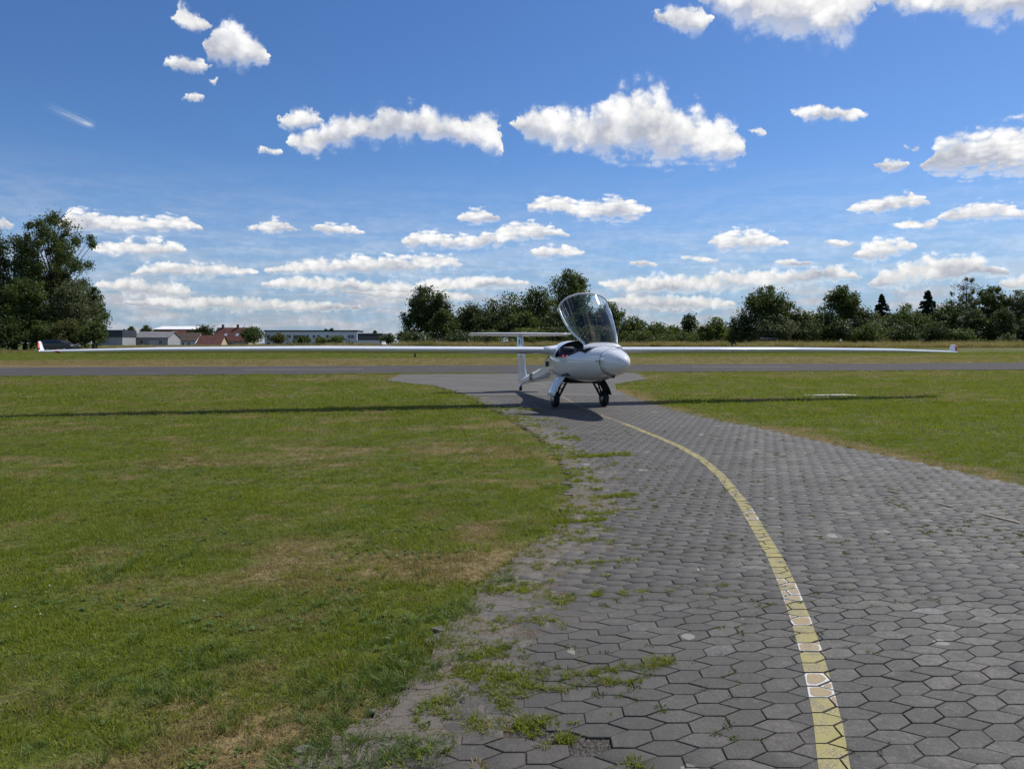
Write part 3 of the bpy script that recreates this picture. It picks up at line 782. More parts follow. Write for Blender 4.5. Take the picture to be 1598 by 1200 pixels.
fus.loft([ring(s) for s in (2.868, 2.75, 2.6, 2.45, 2.30)], cap=False)
cs = [2.3, 2.2, 2.1, 2.0, 1.9, 1.8, 1.7, 1.6, 1.5, 1.35, 1.2, 1.1, 1.0, .85, .70]
fus.loft([ring(s, math.pi - sill_angle(s), 2 * math.pi + sill_angle(s), 44, 0, False) for s in cs], False, False)
fus.loft([ring(s) for s in (.70, .5, .35, .15, 0, -.2, -.4, -.6, -.8, -1.0, -1.2, -1.4, -1.6, -1.95, -2.3, -3.0, -3.8, -4.4, -4.72)], cap=False)
fuselage = fus.build('fuselage', M_GEL, glider)
# dark lining inside the open cockpit
tub = MB(); tub.loft([ring(s, math.pi - sill_angle(s), 2 * math.pi + sill_angle(s), 44, 0.022, False) for s in cs], False, False)
tub.build('cockpit_lining', M_DARK, glider)
rim = MB()
for sd in (0, 1):
    pts = []
    for s in cs:
        p = ring(s, math.pi - sill_angle(s), 2 * math.pi + sill_angle(s), 44, 0.008, False)[0 if sd == 0 else -1]; pts.append(p)
    rim.tube(pts, 0.011, 6)
rim.build('cockpit_sill', M_CONSOLE, glider)
bk = MB(); r0 = ring(.715, inset=0.03); r1 = ring(.56, inset=0.05); bk.add(r1, [tuple(range(len(r1)))]); bk.loft([ring(.70, inset=0.004), r1], cap=False)
bk.build('rear_bulkhead', M_DARK, glider)
fb = MB(); f0 = ring(2.28, inset=0.03); fb.add(f0, [tuple(range(len(f0)))]); fb.build('front_bulkhead', M_DARK, glider)
# instrument panel and glare shield
ip = MB(); sec = [(1.78,1.02),(1.78,1.22),(1.86,1.30),(2.24,1.335),(2.26,1.00)]
ip.loft([[(a, -0.40 * (1.0 if a < 2 else .92), z) for a, z in sec], [(a, 0.40 * (1.0 if a < 2 else .92), z) for a, z in sec]], True, True, False)
ip.build('instrument_panel', M_DARK, glider)
for sd in (-1, 1):
    st = empty('seat'); st.parent = glider; st.location = (0, sd * 0.265, 0)
    b = MB(); prof = [(.74,1.30),(.80,1.31),(1.02,.82),(1.45,.78),(1.46,.72),(.95,.70),(.72,1.22)]
    ys = [-.215, -.20, .20, .215]; k = [.93, 1, 1, .93]
    b.loft([[(1.05 + (a - 1.05) * q, y, .95 + (z - .95) * q) for a, z in prof] for y, q in zip(ys, k)], True, True, False)
    b.build('seat_shell', M_SEAT, st)
    hr = MB(); hr.lathe([(.02,-.135),(.055,-.13),(.066,-.11),(.066,.11),(.055,.13),(.02,.135)], (.80, 0, 1.275), 'Y', 16); hr.build('headrest', M_SEAT, st)
    [MB().box(.86,.875,q-.02,q+.02,.95,1.2).build('harness_strap', M_STEEL, st) for q in (-.11,.11)]
con = MB(); con.loft([[(.95, y0, .98), (.95, y1, .98), (.95, y1, 1.095), (.95, y0, 1.095)] if i == 0 else [(1.42, y0, .98), (1.42, y1, .98), (1.42, y1, 1.082), (1.42, y0, 1.082)] for i, (y0, y1) in enumerate([(-.50, -.40), (-.50, -.40)])], True, True, False)
con.build('side_console', M_CONSOLE, glider)
for s_, y_ in ((1.0, -.45), (1.27, -.45)):
    kb = MB(); kb.lathe([(.012, 1.08), (.016, 1.10), (.028, 1.105), (.030, 1.135), (.022, 1.15), (.004, 1.152)], (s_, y_, 0), 'Z', 14)
    kb.build('control_knob', M_REDP, glider)
# raised canopy, hinged at its front edge
HX, HZ, OPEN = 2.33, 1.350, math.radians(44.5)
def lift(p):
    dx, dz = p[0] - HX, p[2] - HZ; c, s = math.cos(-OPEN), math.sin(-OPEN)
    return (HX + dx * c - dz * s, p[1], HZ + dx * s + dz * c)
def arch(s, n=28, inset=0.0):
    w, zt, zb, zc = station(s); a = sill_angle(s) if s < 2.26 else 0.75
    return ring(s, a, math.pi - a, n, inset, False, 2.15)
CAN_S = [2.33, 2.25, 2.15, 2.05, 1.9, 1.75, 1.6, 1.45, 1.3, 1.15, 1.02, .92, .82]
def arch2(s, n=28, out=0.0):
    """closed canopy section: runs from sill to sill over the cockpit"""
    w, zt, zb, zc = station(s); z0 = float(np.interp(s, [.74, 1.25, 1.6, 2.0, 2.33], [1.035, 1.06, 1.12, 1.22, 1.29])); 
    hw = w * (1 - max(0, (z0 - zc) / (zt - zc)) ** 2.25) ** (1 / 2.25) if z0 > zc else w
    hw = max(hw, float(np.interp(s, [1.2, 2.33], [0.0, 0.40]))); top = zt + float(np.interp(s, [.74, 1.3, 2.0, 2.33], [0, .06, .05, .0]))
    return [(s, (hw + out) * math.copysign(abs(math.cos(a)) ** .9, math.cos(a)), z0 + (top - z0 + out) * math.sin(a) ** .9) for a in [math.pi * k / n for k in range(n + 1)]]
gl = MB(); gl.loft([[lift(p) for p in arch2(s)] for s in CAN_S], False, False)
canopy = gl.build('canopy', M_PERSPEX, glider)
cf = MB()
rear = [lift(p) for p in arch2(.82)]; front = [lift(p) for p in arch2(2.33)]
lside = [lift(arch2(s)[0]) for s in CAN_S]; rside = [lift(arch2(s)[-1]) for s in CAN_S]
for path_, rad in ((rear, .020), (lside, .024), (rside, .024), (front, .024)): cf.tube(path_, rad, 8)
cf.build('canopy_frame', M_GEL, canopy)
sk = MB()   # broad white front skirt of the canopy frame
f2 = [lift(p) for p in arch2(2.33, 28, .004)]; f3 = [lift(p) for p in arch2(2.24, 28, .004)]
sk.loft([f2, f3], False, False); sk.build('front_frame_band', M_GEL, canopy)
vw = MB(); w0 = [lift(arch2(s, 28, .003)[k]) for s, k in ((1.32, 24), (1.32, 26), (1.06, 26), (1.06, 24))]
vw.tube(w0 + [w0[0]], .006, 6); vw.build('vent_window_frame', M_GEL, canopy)
vo = MB(); w0 = [lift(arch2(s, 28, .003)[k]) for s, k in ((1.30, 2), (1.30, 4), (1.06, 4), (1.06, 2))]; vo.tube(w0 + [w0[0]], .006, 6); vo.build('vent_window_frame', M_GEL, canopy)
cd = MB(); cd.tube([lift((1.45, .10, 1.46)), lift((1.62, .13, 1.40)), lift((1.80, .18, 1.36)), lift((1.95, .20, 1.33))], .006, 6); cd.build('release_cord', M_REDP, canopy)
[MB().tube([(2.2, q, 1.22), (HX, q, HZ)], .014, 8).build('hinge', M_METAL, canopy) for q in (-.14, .14)]

# wings: aerofoil sections spaced along the span
def foil(s_le, b, z_le, chord, inc, thick, n=14, flap=0.0):
    up, lo = [], []
    for k in range(n + 1):
        x = 0.5 * (1 - math.cos(math.pi * k / n)); t = 5 * thick * (.2969 * math.sqrt(x) - .126 * x - .3516 * x * x + .2843 * x ** 3 - .1036 * x ** 4)
        cam_ = .030 * (1 - (2 * x - .85) ** 2 / 1.33) * (1 if x < .9 else .8)
        up.append((x, cam_ + t)); lo.append((x, cam_ - t))
    pts = up + lo[-2:0:-1]; c, s = math.cos(inc), math.sin(inc)
    return [(s_le - chord * (x * c - z * s), b, z_le + chord * (z * c - x * s)) for x, z in pts]
INC = math.radians(4.6)
def wing(sd):
    zt = [(0, 1.245), (5.7, 1.280), (9, 1.272), (11, 1.243)] if sd < 0 else [(0, 1.245), (5.7, 1.240), (9, 1.215), (11, 1.170)]
    rings = []
    for b in np.concatenate([np.linspace(.0, 10.4, 27), [10.7, 10.9, 11.0]]):
        ch = float(np.interp(b, [0, .6, 5.7, 9, 10.7, 11], [1.10, .97, .86, .66, .46, .34])); le = float(np.interp(b, [0, .6, 5.7, 9, 10.7, 11], [.50, .42, .36, .26, .15, .08]))
        z = float(np.interp(b, [q[0] for q in zt], [q[1] for q in zt])); rings.append(foil(le, sd * b, z, ch, INC - math.radians(1.6) * b / 11, .168 if b < 9 else .15))
    w = MB(); w.loft(rings, True, True, True); wo = w.build('wing', M_GEL, glider)
    # aileron and flap hinge gaps on the lower side
    g = MB()
    for b0, b1 in ((.9, 5.6), (5.75, 10.2)):
        P = []
        for b in np.linspace(b0, b1, 10):
            k = int(b / 10.4 * 26); ch = float(np.interp(b, [0, .6, 5.7, 9, 10.7, 11], [1.10, .97, .86, .66, .46, .34])); le = float(np.interp(b, [0, .6, 5.7, 9, 10.7, 11], [.50, .42, .36, .26, .15, .08]))
            z = float(np.interp(b, [q[0] for q in zt], [q[1] for q in zt])); f = foil(le, sd * b, z, ch, INC - math.radians(1.6) * b / 11, .168)
            q = f[-5]; P.append((q[0], q[1], q[2] - .0005))
        g.tube(P, .0035, 4)
    g.build('hinge_gap', M_STEEL, wo)
    # winglet
    zt_ = 1.243 if sd < 0 else 1.170
    L = MB(); wl = []
    for h, out, le, ch in ((0, 0, .085, .33), (.03, .02, .06, .30), (.10, .045, .02, .25), (.20, .075, -.05, .185), (.225, .082, -.09, .12)):
        f = foil(le, 0, 0, ch, 0, .11, 10); wl.append([(p[0], sd * (11.0 + out + p[2] * .8 * -1), zt_ - .012 + h) for p in f])
    L.loft(wl, True, True, True); lo = L.build('winglet', M_GEL, wo)
    R = MB(); bandw = []
    for h, out, le, ch in ((.055, .0285, .046, .12), (.10, .045, .026, .105), (.205, .0767, -.048, .085)):
        f = foil(le, 0, 0, ch * 2.3, 0, .118, 10); f = [p for p in f if p[0] > le - ch * .72]; bandw.append([(p[0] + .003, sd * (11.0 + out - p[2] * .84), zt_ - .012 + h) for p in f])
    n_ = min(len(q) for q in bandw); R.loft([q[:n_] for q in bandw], True, True, True); R.build('winglet_stripe', M_RED, lo)
    T = MB(); T.loft([[(p[0] + .002, p[1], p[2] - .002) for p in foil(float(np.interp(b, [9, 10.7, 11], [.26, .15, .08])), sd * b, float(np.interp(b, [q[0] for q in zt], [q[1] for q in zt])), float(np.interp(b, [9, 10.7, 11], [.66, .46, .34])) * 1.012, INC - math.radians(1.6) * b / 11, .154)] for b in (10.62, 10.70)], True, True, True)
    if sd < 0: T.build('tip_band', M_RED, wo)
    return wo
wl_ = wing(-1); wr_ = wing(1)
pr = MB(); pr.tube([(.30, -3.62, 1.20), (.30, -3.62, 1.135)], [.02, .012], 8); pr.tube([(.36, -3.62, 1.135), (.24, -3.62, 1.135)], .022, 8); pr.build('probe', M_STEEL, wl_)
# wing root fairings
for sd in (-1, 1):
    fa = MB(); rr_ = []
    for b, g_ in ((.26, 1.55), (.40, 1.3), (.54, 1.12), (.70, 1.0)):
        f = foil(.44 + .05 * (g_ - 1), sd * b, 1.247, 1.03 + .08 * (g_ - 1), INC, .168 * g_); rr_.append(f)
    fa.loft(rr_, True, True, True); fa.build('wing_root_fairing', M_GEL, glider)
# fin, rudder, T tail
def fin_sec(z, le, te, th):
    c = le - te; f = foil(0, 0, 0, c, 0, th, 10); m = [(le + p[0], (p[2] - .02 * c) * 1.0, z) for p in f]; return m
fn = MB(); fn.loft([fin_sec(.26, -3.72, -4.42, .10), fin_sec(.45, -3.88, -4.50, .12), fin_sec(1.0, -4.10, -4.60, .13), fin_sec(1.66, -4.34, -4.72, .14)], True, True, True)
fin = fn.build('fin', M_GEL, glider)
rd = MB(); rd.loft([fin_sec(.24, -4.435, -4.83, .085), fin_sec(.45, -4.515, -4.87, .085), fin_sec(1.0, -4.615, -4.93, .08), fin_sec(1.64, -4.735, -5.0, .08)], True, True, True); rd.build('rudder', M_GEL, glider)
fl = MB(); fy = .0485
for k, (m_, nm) in enumerate(((M_STEEL, 'flag_stripe'), (M_RED, 'flag_stripe'), (M_GOLD, 'flag_stripe'))):
    q = MB(); q.box(-4.62, -4.44, -.047 - .0015, -.042, 1.53 - .05 * (k + 1), 1.53 - .05 * k - .001); q.build(nm, m_, fin)
tp = MB()
tp.loft([foil(float(np.interp(abs(b), [0, 1.5, 1.55], [-4.26, -4.40, -4.46])), b, 1.70, float(np.interp(abs(b), [0, 1.5, 1.55], [.58, .40, .28])), math.radians(8.0), .135) for b in (-1.55, -1.5, -1.1, -.7, -.35, 0, .35, .7, 1.1, 1.5, 1.55)], True, True, True)
tail = tp.build('tailplane', M_GEL, glider)
eg = MB(); eg.tube([(-4.64, -1.46, 1.672), (-4.62, 0, 1.650), (-4.64, 1.46, 1.672)], .004, 4); eg.build('elevator_gap', M_STEEL, tail)
bl = MB(); bl.loft([[( -4.25 - a, w_ * math.cos(t), 1.665 + w_ * .8 * math.sin(t)) for t in [2 * math.pi * k / 12 for k in range(12)]] for a, w_ in ((0, .006), (.05, .035), (.25, .05), (.45, .035), (.58, .008))]); bl.build('tail_bullet', M_GEL, tail)
# registration marks on the tail boom (unreadable at this size) and the cooling inlet
for s_ in (-2.78, -2.98):
    w, zt, zb, zc = station(s_); mk = MB(); mk.box(s_ - .055, s_ + .055, -w - .004, -w + .02, zc - .085, zc + .085); mk.box(s_ - .055, s_ - .02, -w - .006, -w + .02, zc - .08, zc + .0)
    o = mk.build('registration_mark', M_STEEL, fuselage); 
inl = MB(); w, zt, zb, zc = station(-.95)
inl.loft([[(-.36, -.385 + y, z) for y, z in ((-.055, .86), (.06, .86), (.06, .99), (-.055, .99))], [(-.70, -.36, .86), (-.70, -.25, .86), (-.70, -.25, .97), (-.70, -.36, .97)]], True, True, False); inl.build('cooling_inlet', M_STEEL, glider)
it = MB(); it.box(2.70, 2.76, -.004, .004, 1.372, 1.374); 
ant = MB(); ant.tube([(2.9, 0, .775), (2.86, 0, .745), (2.72, 0, .74)], [.022, .018, .010], 8); ant.build('static_port', M_STEEL, glider)
# yaw string arrow: short dark mark on the side by the nose gap
ar = MB(); w, zt, zb, zc = station(2.76); ar.box(2.62, 2.95, -w - .012, -w + .02, zc + .015, zc + .024); ar.build('alignment_mark', M_STEEL, fuselage)
# landing gear
for sd in (-1, 1):
    gear = MB(); hub = (.83, sd * .575, .18)
    gear.tube([(.60, sd * .33, .63), (.72, sd * .46, .36), (.81, sd * .515, .18)], [.024, .022, .022], 8)
    gear.tube([(1.02, sd * .33, .63), (.92, sd * .45, .38), (.85, sd * .515, .18)], [.022, .020, .020], 8)
    for t in (.25, .5, .75):
        a = Vector((.60, sd * .33, .63)).lerp(Vector((.81, sd * .515, .18)), t); b = Vector((1.02, sd * .33, .63)).lerp(Vector((.85, sd * .515, .18)), t)
        gear.tube([a, b], .013, 6)
    gear.tube([(.83, sd * .285, .58), (.83, sd * .47, .24)], .016, 8)
    gear.tube([(.83, sd * .49, .18), (.83, sd * .64, .18)], .028, 10)
    leg = gear.build('gear_leg', M_STEEL, glider)
    wh = MB(); R = .18
    wh.lathe([(.10, -.062), (R - .05, -.070), (R - .018, -.060), (R - .004, -.038), (R, -.015), (R, .015), (R - .004, .038), (R - .018, .060), (R - .05, .070), (.10, .062)], hub, 'Y', 32)
    wheel = wh.build('wheel', M_BLACK, glider)
    hb = MB(); hb.lathe([(.025, -.080), (.05, -.078), (.098, -.066), (.098, .066), (.05, .078), (.025, .080)], hub, 'Y', 24); hb.build('rim', M_METAL, wheel)
    dr = MB(); di = MB(); nS = 7; outer, inner = [], []
    for k in range(nS):
        t = k / (nS - 1); z = .69 - .43 * t; y = .44 + .25 * math.sin(t * 1.25)
        outer.append([(.50 + .05 * t, sd * y, z), (.66, sd * (y + .022), z), (.98, sd * (y + .022), z), (1.14 - .06 * t, sd * (y - .012), z)])
        inner.append([(p[0], p[1] - sd * .008, p[2]) for p in outer[-1]])
    dr.loft(outer, False, False); door = dr.build('gear_door', M_GEL, glider)
    sol = door.modifiers.new('thickness', 'SOLIDIFY'); sol.thickness = .006; sol.offset = 0
    di.loft(inner, False, False); di.build('door_lining', M_DARK, door)
wellm = MB(); wellm.box(.42, 1.22, -.36, .36, .545, .60); wellm.build('gear_well', M_DARK, glider)
tw = MB(); tw.lathe([(.03, -.028), (.075, -.032), (.092, -.02), (.096, 0), (.092, .02), (.075, .032), (.03, .028)], (-4.58, 0, .096), 'Y', 20); twh = tw.build('tail_wheel', M_BLACK, glider)
tf = MB(); tf.loft([[(-4.36, -.012, .22), (-4.74, -.012, .22), (-4.74, .012, .22), (-4.36, .012, .22)], [(-4.50, -.04, .17), (-4.68, -.04, .17), (-4.68, .04, .17), (-4.50, .04, .17)], [(-4.55, -.042, .09), (-4.61, -.042, .09), (-4.61, .042, .09), (-4.55, .042, .09)]], True, True, False); tf.build('tail_wheel_fork', M_GEL, glider)

# ------------------------------------------------------------------ scatter of small plants (points + geometry nodes)
def scatter(name, col, pts, rot, scale, idx, attrs, label, cat):
    n = len(pts); me = bpy.data.meshes.new(name); me.vertices.add(n); me.vertices.foreach_set('co', np.asarray(pts, np.float32).ravel())
    a = me.attributes.new('rot', 'FLOAT_VECTOR', 'POINT'); a.data.foreach_set('vector', np.asarray(rot, np.float32).ravel())
    a = me.attributes.new('siz', 'FLOAT_VECTOR', 'POINT'); a.data.foreach_set('vector', np.asarray(scale, np.float32).ravel())
    a = me.attributes.new('idx', 'INT', 'POINT'); a.data.foreach_set('value', np.asarray(idx, np.int32))
    for k, v in attrs.items():
        a = me.attributes.new(k, 'FLOAT', 'POINT'); a.data.foreach_set('value', np.asarray(v, np.float32))
    ng = bpy.data.node_groups.new(name, 'GeometryNodeTree')
    ng.interface.new_socket('Geometry', in_out='INPUT', socket_type='NodeSocketGeometry'); ng.interface.new_socket('Geometry', in_out='OUTPUT', socket_type='NodeSocketGeometry')
    i = ng.nodes.new('NodeGroupInput'); o = ng.nodes.new('NodeGroupOutput'); ip = ng.nodes.new('GeometryNodeInstanceOnPoints')
    ci = ng.nodes.new('GeometryNodeCollectionInfo'); ci.inputs['Collection'].default_value = col
    ci.inputs['Separate Children'].default_value = True; ci.inputs['Reset Children'].default_value = True
    def na(nm, t):
        k = ng.nodes.new('GeometryNodeInputNamedAttribute'); k.data_type = t; k.inputs['Name'].default_value = nm; return k.outputs[0]
    L = ng.links; L.new(i.outputs[0], ip.inputs['Points']); L.new(ci.outputs[0], ip.inputs['Instance']); ip.inputs['Pick Instance'].default_value = True
    L.new(na('idx', 'INT'), ip.inputs['Instance Index']); L.new(na('rot', 'FLOAT_VECTOR'), ip.inputs['Rotation']); L.new(na('siz', 'FLOAT_VECTOR'), ip.inputs['Scale'])
    L.new(ip.outputs[0], o.inputs[0])
    ob = link(bpy.data.objects.new(name, me)); m = ob.modifiers.new('scatter', 'NODES'); m.node_group = ng
    return tag(ob, label, cat, kind='stuff')
def blades(n, r, hmin, hmax, w, lean, seed, seg=2):
    """a tuft of curved tapering blades"""
    g = np.random.default_rng(seed); V, T = [], []
    for b in range(n):
        a = g.uniform(0, 2 * math.pi); d = r * math.sqrt(g.random()); px, py = d * math.cos(a), d * math.sin(a)
        h = g.uniform(hmin, hmax); da = a + g.normal(0, 0.9); ln = lean * g.uniform(0.2, 1.0) * h; fx = g.uniform(0, math.pi); wx, wy = w * math.cos(fx) / 2, w * math.sin(fx) / 2
        base = len(V)
        for k in range(seg):
            t = k / seg; ox, oy = math.cos(da) * ln * t ** 1.7, math.sin(da) * ln * t ** 1.7; q = 1 - 0.55 * t
            V += [(px + ox - wx * q, py + oy - wy * q, h * t * (1 - 0.15 * t * lean)), (px + ox + wx * q, py + oy + wy * q, h * t * (1 - 0.15 * t * lean))]
        V.append((px + math.cos(da) * ln, py + math.sin(da) * ln, h * (1 - 0.2 * lean)))
        for k in range(seg - 1):
            i = base + 2 * k; T += [(i, i + 1, i + 3), (i, i + 3, i + 2)]
        i = base + 2 * (seg - 1); T.append((i, i + 1, i + 2))
    return np.array(V), np.array(T)
def rosette(n, r, seed):
    """flat weed rosette of broad leaves"""
    g = np.random.default_rng(seed); V, T = [], []
    for b in range(n):
        a = g.uniform(0, 2 * math.pi); L = r * g.uniform(.5, 1.1); w = L * g.uniform(.22, .4); el = g.uniform(.1, .7); b0 = len(V)
        c, s = math.cos(a), math.sin(a)
        for t, q, z in ((0, .15, 0), (.4, 1, .8), (.75, .8, 1.0), (1, .05, .75)):
            zz = L * el * z * .6
            V += [(c * L * t - s * w * q / 2, s * L * t + c * w * q / 2, zz), (c * L * t + s * w * q / 2, s * L * t - c * w * q / 2, zz + .002)]
        for k in range(3):
            i = b0 + 2 * k; T += [(i, i + 1, i + 3), (i, i + 3, i + 2)]
    return np.array(V), np.array(T)
def mat_blade(name, ga, gb, sa, sb, trans=0.35):
    t = NT(name); dry = t.attr('dry', True); rnd = t.attr('rnd', True); n = t.noise(t.pos(), 45.0, 2)
    f = t.math('ADD', t.math('MULTIPLY', rnd, 0.6), t.math('MULTIPLY', n, 0.4))
    g = t.mix(f, ga, gb); s = t.mix(f, sa, sb)
    c = t.mix(t.ss(t.math('ADD', dry, t.math('MULTIPLY', t.math('SUBTRACT', n, 0.5), 0.9)), 0.3, 0.7), g, s)
    b = t.n('ShaderNodeBsdfPrincipled'); t.l(c, b.inputs['Base Color']); b.inputs['Roughness'].default_value = 0.55; b.inputs['Specular IOR Level'].default_value = 0.35
    tr = t.n('ShaderNodeBsdfTranslucent'); t.l(t.mix(0.4, c, (0.30, 0.36, 0.02)), tr.inputs[0])
    m = t.n('ShaderNodeMixShader'); m.inputs[0].default_value = trans; t.l(b.outputs[0], m.inputs[1]); t.l(tr.outputs[0], m.inputs[2])
    return t.done(m.outputs[0])
M_BLADE = mat_blade('grass_blade', (0.086, 0.134, 0.011), (0.305, 0.330, 0.036), (0.22, 0.155, 0.06), (0.40, 0.30, 0.14), 0.45)
M_WEED = mat_blade('weed_leaf', (0.062, 0.120, 0.018), (0.130, 0.190, 0.036), (0.07, 0.10, 0.03), (0.12, 0.13, 0.05), 0.3)
M_STRAW = mat_blade('tall_straw', (0.15, 0.15, 0.045), (0.27, 0.23, 0.09), (0.30, 0.205, 0.095), (0.46, 0.34, 0.18), 0.4)
def make_col(name, geos, mat):
    c = bpy.data.collections.new(name)
    for k, (V, T) in enumerate(geos):
        me = np_mesh(name + '_tuft', V, T, mat); o = bpy.data.objects.new('%s_%02d' % (name, k), me); c.objects.link(o)
    return c
TURF = make_col('turf', [blades(34, .062, .012, .040, .0042, 1.1, 40 + k) for k in range(4)] + [blades(26, .05, .012, .030, .0055, 1.5, 50 + k) for k in range(2)], M_BLADE)
TURF_FAR = make_col('turf_far', [blades(30, .15, .018, .048, .011, 1.0, 60 + k, 1) for k in range(3)], M_BLADE)
TUFT = make_col('joint_tuft', [blades(48, .024, .012, .042, .0046, 1.2, 70 + k, 3) for k in range(4)] + [blades(26, .022, .005, .014, .005, 1.4, 76 + k) for k in range(2)], M_BLADE)
LUSH = make_col('lush_clump', [blades(46, .05, .045, .11, .0048, 1.3, 80 + k, 3) for k in range(3)], M_WEED)
WEED = make_col('weed_rosette', [rosette(11, .055, 90 + k) for k in range(4)], M_WEED)

def field_points(n_m2, d0, d1, seed):
    """random points on the grass seen between distances d0 and d1"""
    g = np.random.default_rng(seed); wmax = 0.74 * d1 + 2.2
    n = int(n_m2 * (d1 - d0) * 2 * wmax); x = g.uniform(-wmax, wmax, n); y = g.uniform(d0, d1, n)
    m = (np.abs(x) < 0.735 * y + (1.0 if d1 < 5 else 2.2)); x, y = x[m], y[m]
    return x, y
def keep_grass(x, y, g):
    edge = np.minimum(dist_line(LEFT_EDGE, x, y), dist_line(RIGHT_EDGE + [(7.4, 5.6), (9.5, 4.9)], x, y))
    ins = inside(PATH, x, y); s = rw_s(x, y)
    spill = ins & (edge < 0.16 * fnoise(x, y, .5, .3, 33)) & (x < 4)
    apron = inside(AP, x, y)
    bare = (~ins) & (edge < 0.30 * np.clip(fnoise(x, y, .45, .3, 35) - .30, 0, 1) * 2) & (g.random(len(x)) < .75)
    return ((~ins & ~bare) | spill) & (s < 0.04) & ~apron
XS, YS, SC, FAR = [], [], [], []
for k, (d, a, b, s) in enumerate(((620, 2.2, 4.2, .85), (420, 4.2, 7.0, 1.0), (190, 7.0, 11.0, 1.15))):
    x, y = field_points(d, a, b, 100 + k); m = keep_grass(x, y, rng); XS.append(x[m]); YS.append(y[m]); SC.append(np.full(m.sum(), s))
def lay(name, col, x, y, sc, nvar, label, cat, zoff=0.0, hvar=(0.55, 1.6), dry=None, tilt=0.12):
    n = len(x); g = np.random.default_rng(len(x)); d = dryness(x, y) if dry is None else dry
    z = np.array([gz(v) for v in y]) + zoff
    lushn = fnoise(x, y, .55, .4, 44)
    h = g.uniform(*hvar, n) * (0.75 + 0.8 * np.clip(lushn - .3, 0, 1)) * (1.1 - 0.35 * d)
    return scatter(name, col, np.stack([x, y, z], 1), np.stack([g.normal(0, tilt, n), g.normal(0, tilt, n), g.uniform(0, 6.28, n)], 1),
                   np.stack([sc, sc, sc * h], 1), g.integers(0, nvar, n), {'dry': np.clip(d + g.normal(0, .17, n), 0, 1), 'rnd': np.clip(0.5 * g.random(n) + 1.0 * (fnoise(x, y, .8, .4, 46) - .25), 0, 1)}, label, cat)
lay('lawn_grass', TURF, np.concatenate(XS), np.concatenate(YS), np.concatenate(SC), 6, 'short mown grass with dry patches in the foreground', 'grass', -.004)
XS, YS, SC = [], [], []
for k, (d, a, b, s) in enumerate(((75, 11.0, 17.0, 1.0), (34, 17.0, 27.0, 1.3), (16, 27.0, 37.0, 1.6))):
    x, y = field_points(d, a, b, 120 + k); m = keep_grass(x, y, rng); XS.append(x[m]); YS.append(y[m]); SC.append(np.full(m.sum(), s))
lay('distant_lawn_grass', TURF_FAR, np.concatenate(XS), np.concatenate(YS), np.concatenate(SC), 3, 'mown grass reaching from the parked glider to the runway', 'grass', -.004)
# grass creeping over the seam between apron and runway
q = np.random.default_rng(77); ax = q.uniform(-13, 7, 900); sx_ = -np.abs(q.normal(0, .12, 900)); P_ = np.array([rw(a_, b_) for a_, b_ in zip(ax, sx_)]); m = fnoise(ax, sx_, 1.2, 1, 88) > .42
lay('seam_grass', TURF_FAR, P_[m, 0], P_[m, 1], np.full(m.sum(), 1.1), 3, 'green grass fringe along the runway edge behind the glider', 'grass', 0, (1.0, 2.2), np.full(m.sum(), .1))
# verge beyond the runway
x, y = field_points(5.5, 45.0, 84.0, 140); s = rw_s(x, y); m = s > RW_W + .3
x, y = x[m], y[m]; lay('runway_verge_grass', TURF_FAR, x, y, np.full(len(x), 2.2), 3, 'sun dried grass verge beyond the runway', 'grass')
# weeds in the lawn
g = np.random.default_rng(9); x = g.uniform(-9, 1.5, 24000); y = g.uniform(2.3, 13, 24000)
m = keep_grass(x, y, g) & (fnoise(x, y, .5, .3, 50) > .60) & (np.abs(x) < .74 * y); x, y = x[m][:2600], y[m][:2600]
lay('lawn_weeds', WEED, x, y, g.uniform(.25, .62, len(x)), 4, 'broad leaved weeds growing in the lawn', 'weeds', .006, (0.8, 1.2), np.full(len(x), .1))
# lush clumps: along the near edge of the path and some in the lawn
cx, cy = [], []
for px, py, n, sp in ((560,1110,34,.13),(610,1060,26,.10),(655,1045,16,.07),(560,1190,26,.09),(640,1175,12,.06),(470,1180,12,.08),(330,1040,18,.14),(250,1075,18,.16),(520,1150,14,.1),(170,890,10,.15),(420,1075,12,.12),(90,1080,14,.2),(200,1100,16,.2),(150,905,16,.22),(300,880,10,.2),(470,940,10,.12),(620,1000,18,.12),(700,960,14,.10),(760,905,14,.12),(20,930,10,.3),(560,720,14,.5),(330,700,14,.7),(800,780,16,.25),(520,770,16,.5),(680,740,14,.4),(240,770,16,.6)):
    X0, Y0 = G(px, py); cx += list(g.normal(X0, sp, n)); cy += list(g.normal(Y0, sp, n))
x, y = np.array(cx), np.array(cy); lay('lush_grass_clumps', LUSH, x, y, g.uniform(.38, .72, len(x)), 3, 'taller dark green grass clumps in the lawn and at the path edge', 'grass', 0.0, (.6, 1.0), np.full(len(x), .05), .2)
# grass in the joints of the paving: rows along the courses, and single sprigs
ROWS = [((760,634),(850,642),30,.03),((800,657),(872,656),22,.03),((870,685),(905,683),14,.03),((860,716),(985,710),80,.04),((900,782),(990,772),60,.04),((890,806),(960,800),34,.03),((880,815),(945,812),40,.02),((868,846),(930,843),30,.02),((845,882),(990,876),70,.02),((760,925),(850,918),40,.03),((870,940),(900,936),20,.02),((810,938),(1145,914),55,.012),
        ((730,975),(870,968),44,.03),((720,1030),(780,1020),40,.04),((690,1068),(860,1052),60,.03),((745,1085),(840,1078),50,.03),((850,1060),(1045,1040),46,.012),((840,1078),(990,1064),26,.012),((700,1050),(760,1045),30,.03),((680,1138),(860,1128),56,.03),((870,1150),(890,1158),8,.02),((1018,1038),(1046,1032),26,.015),((985,1190),(998,1196),8,.02),((770,1110),(800,1090),14,.03),((640,1120),(700,1090),40,.05),((600,1190),(700,1160),26,.05)]
cx, cy = [], []
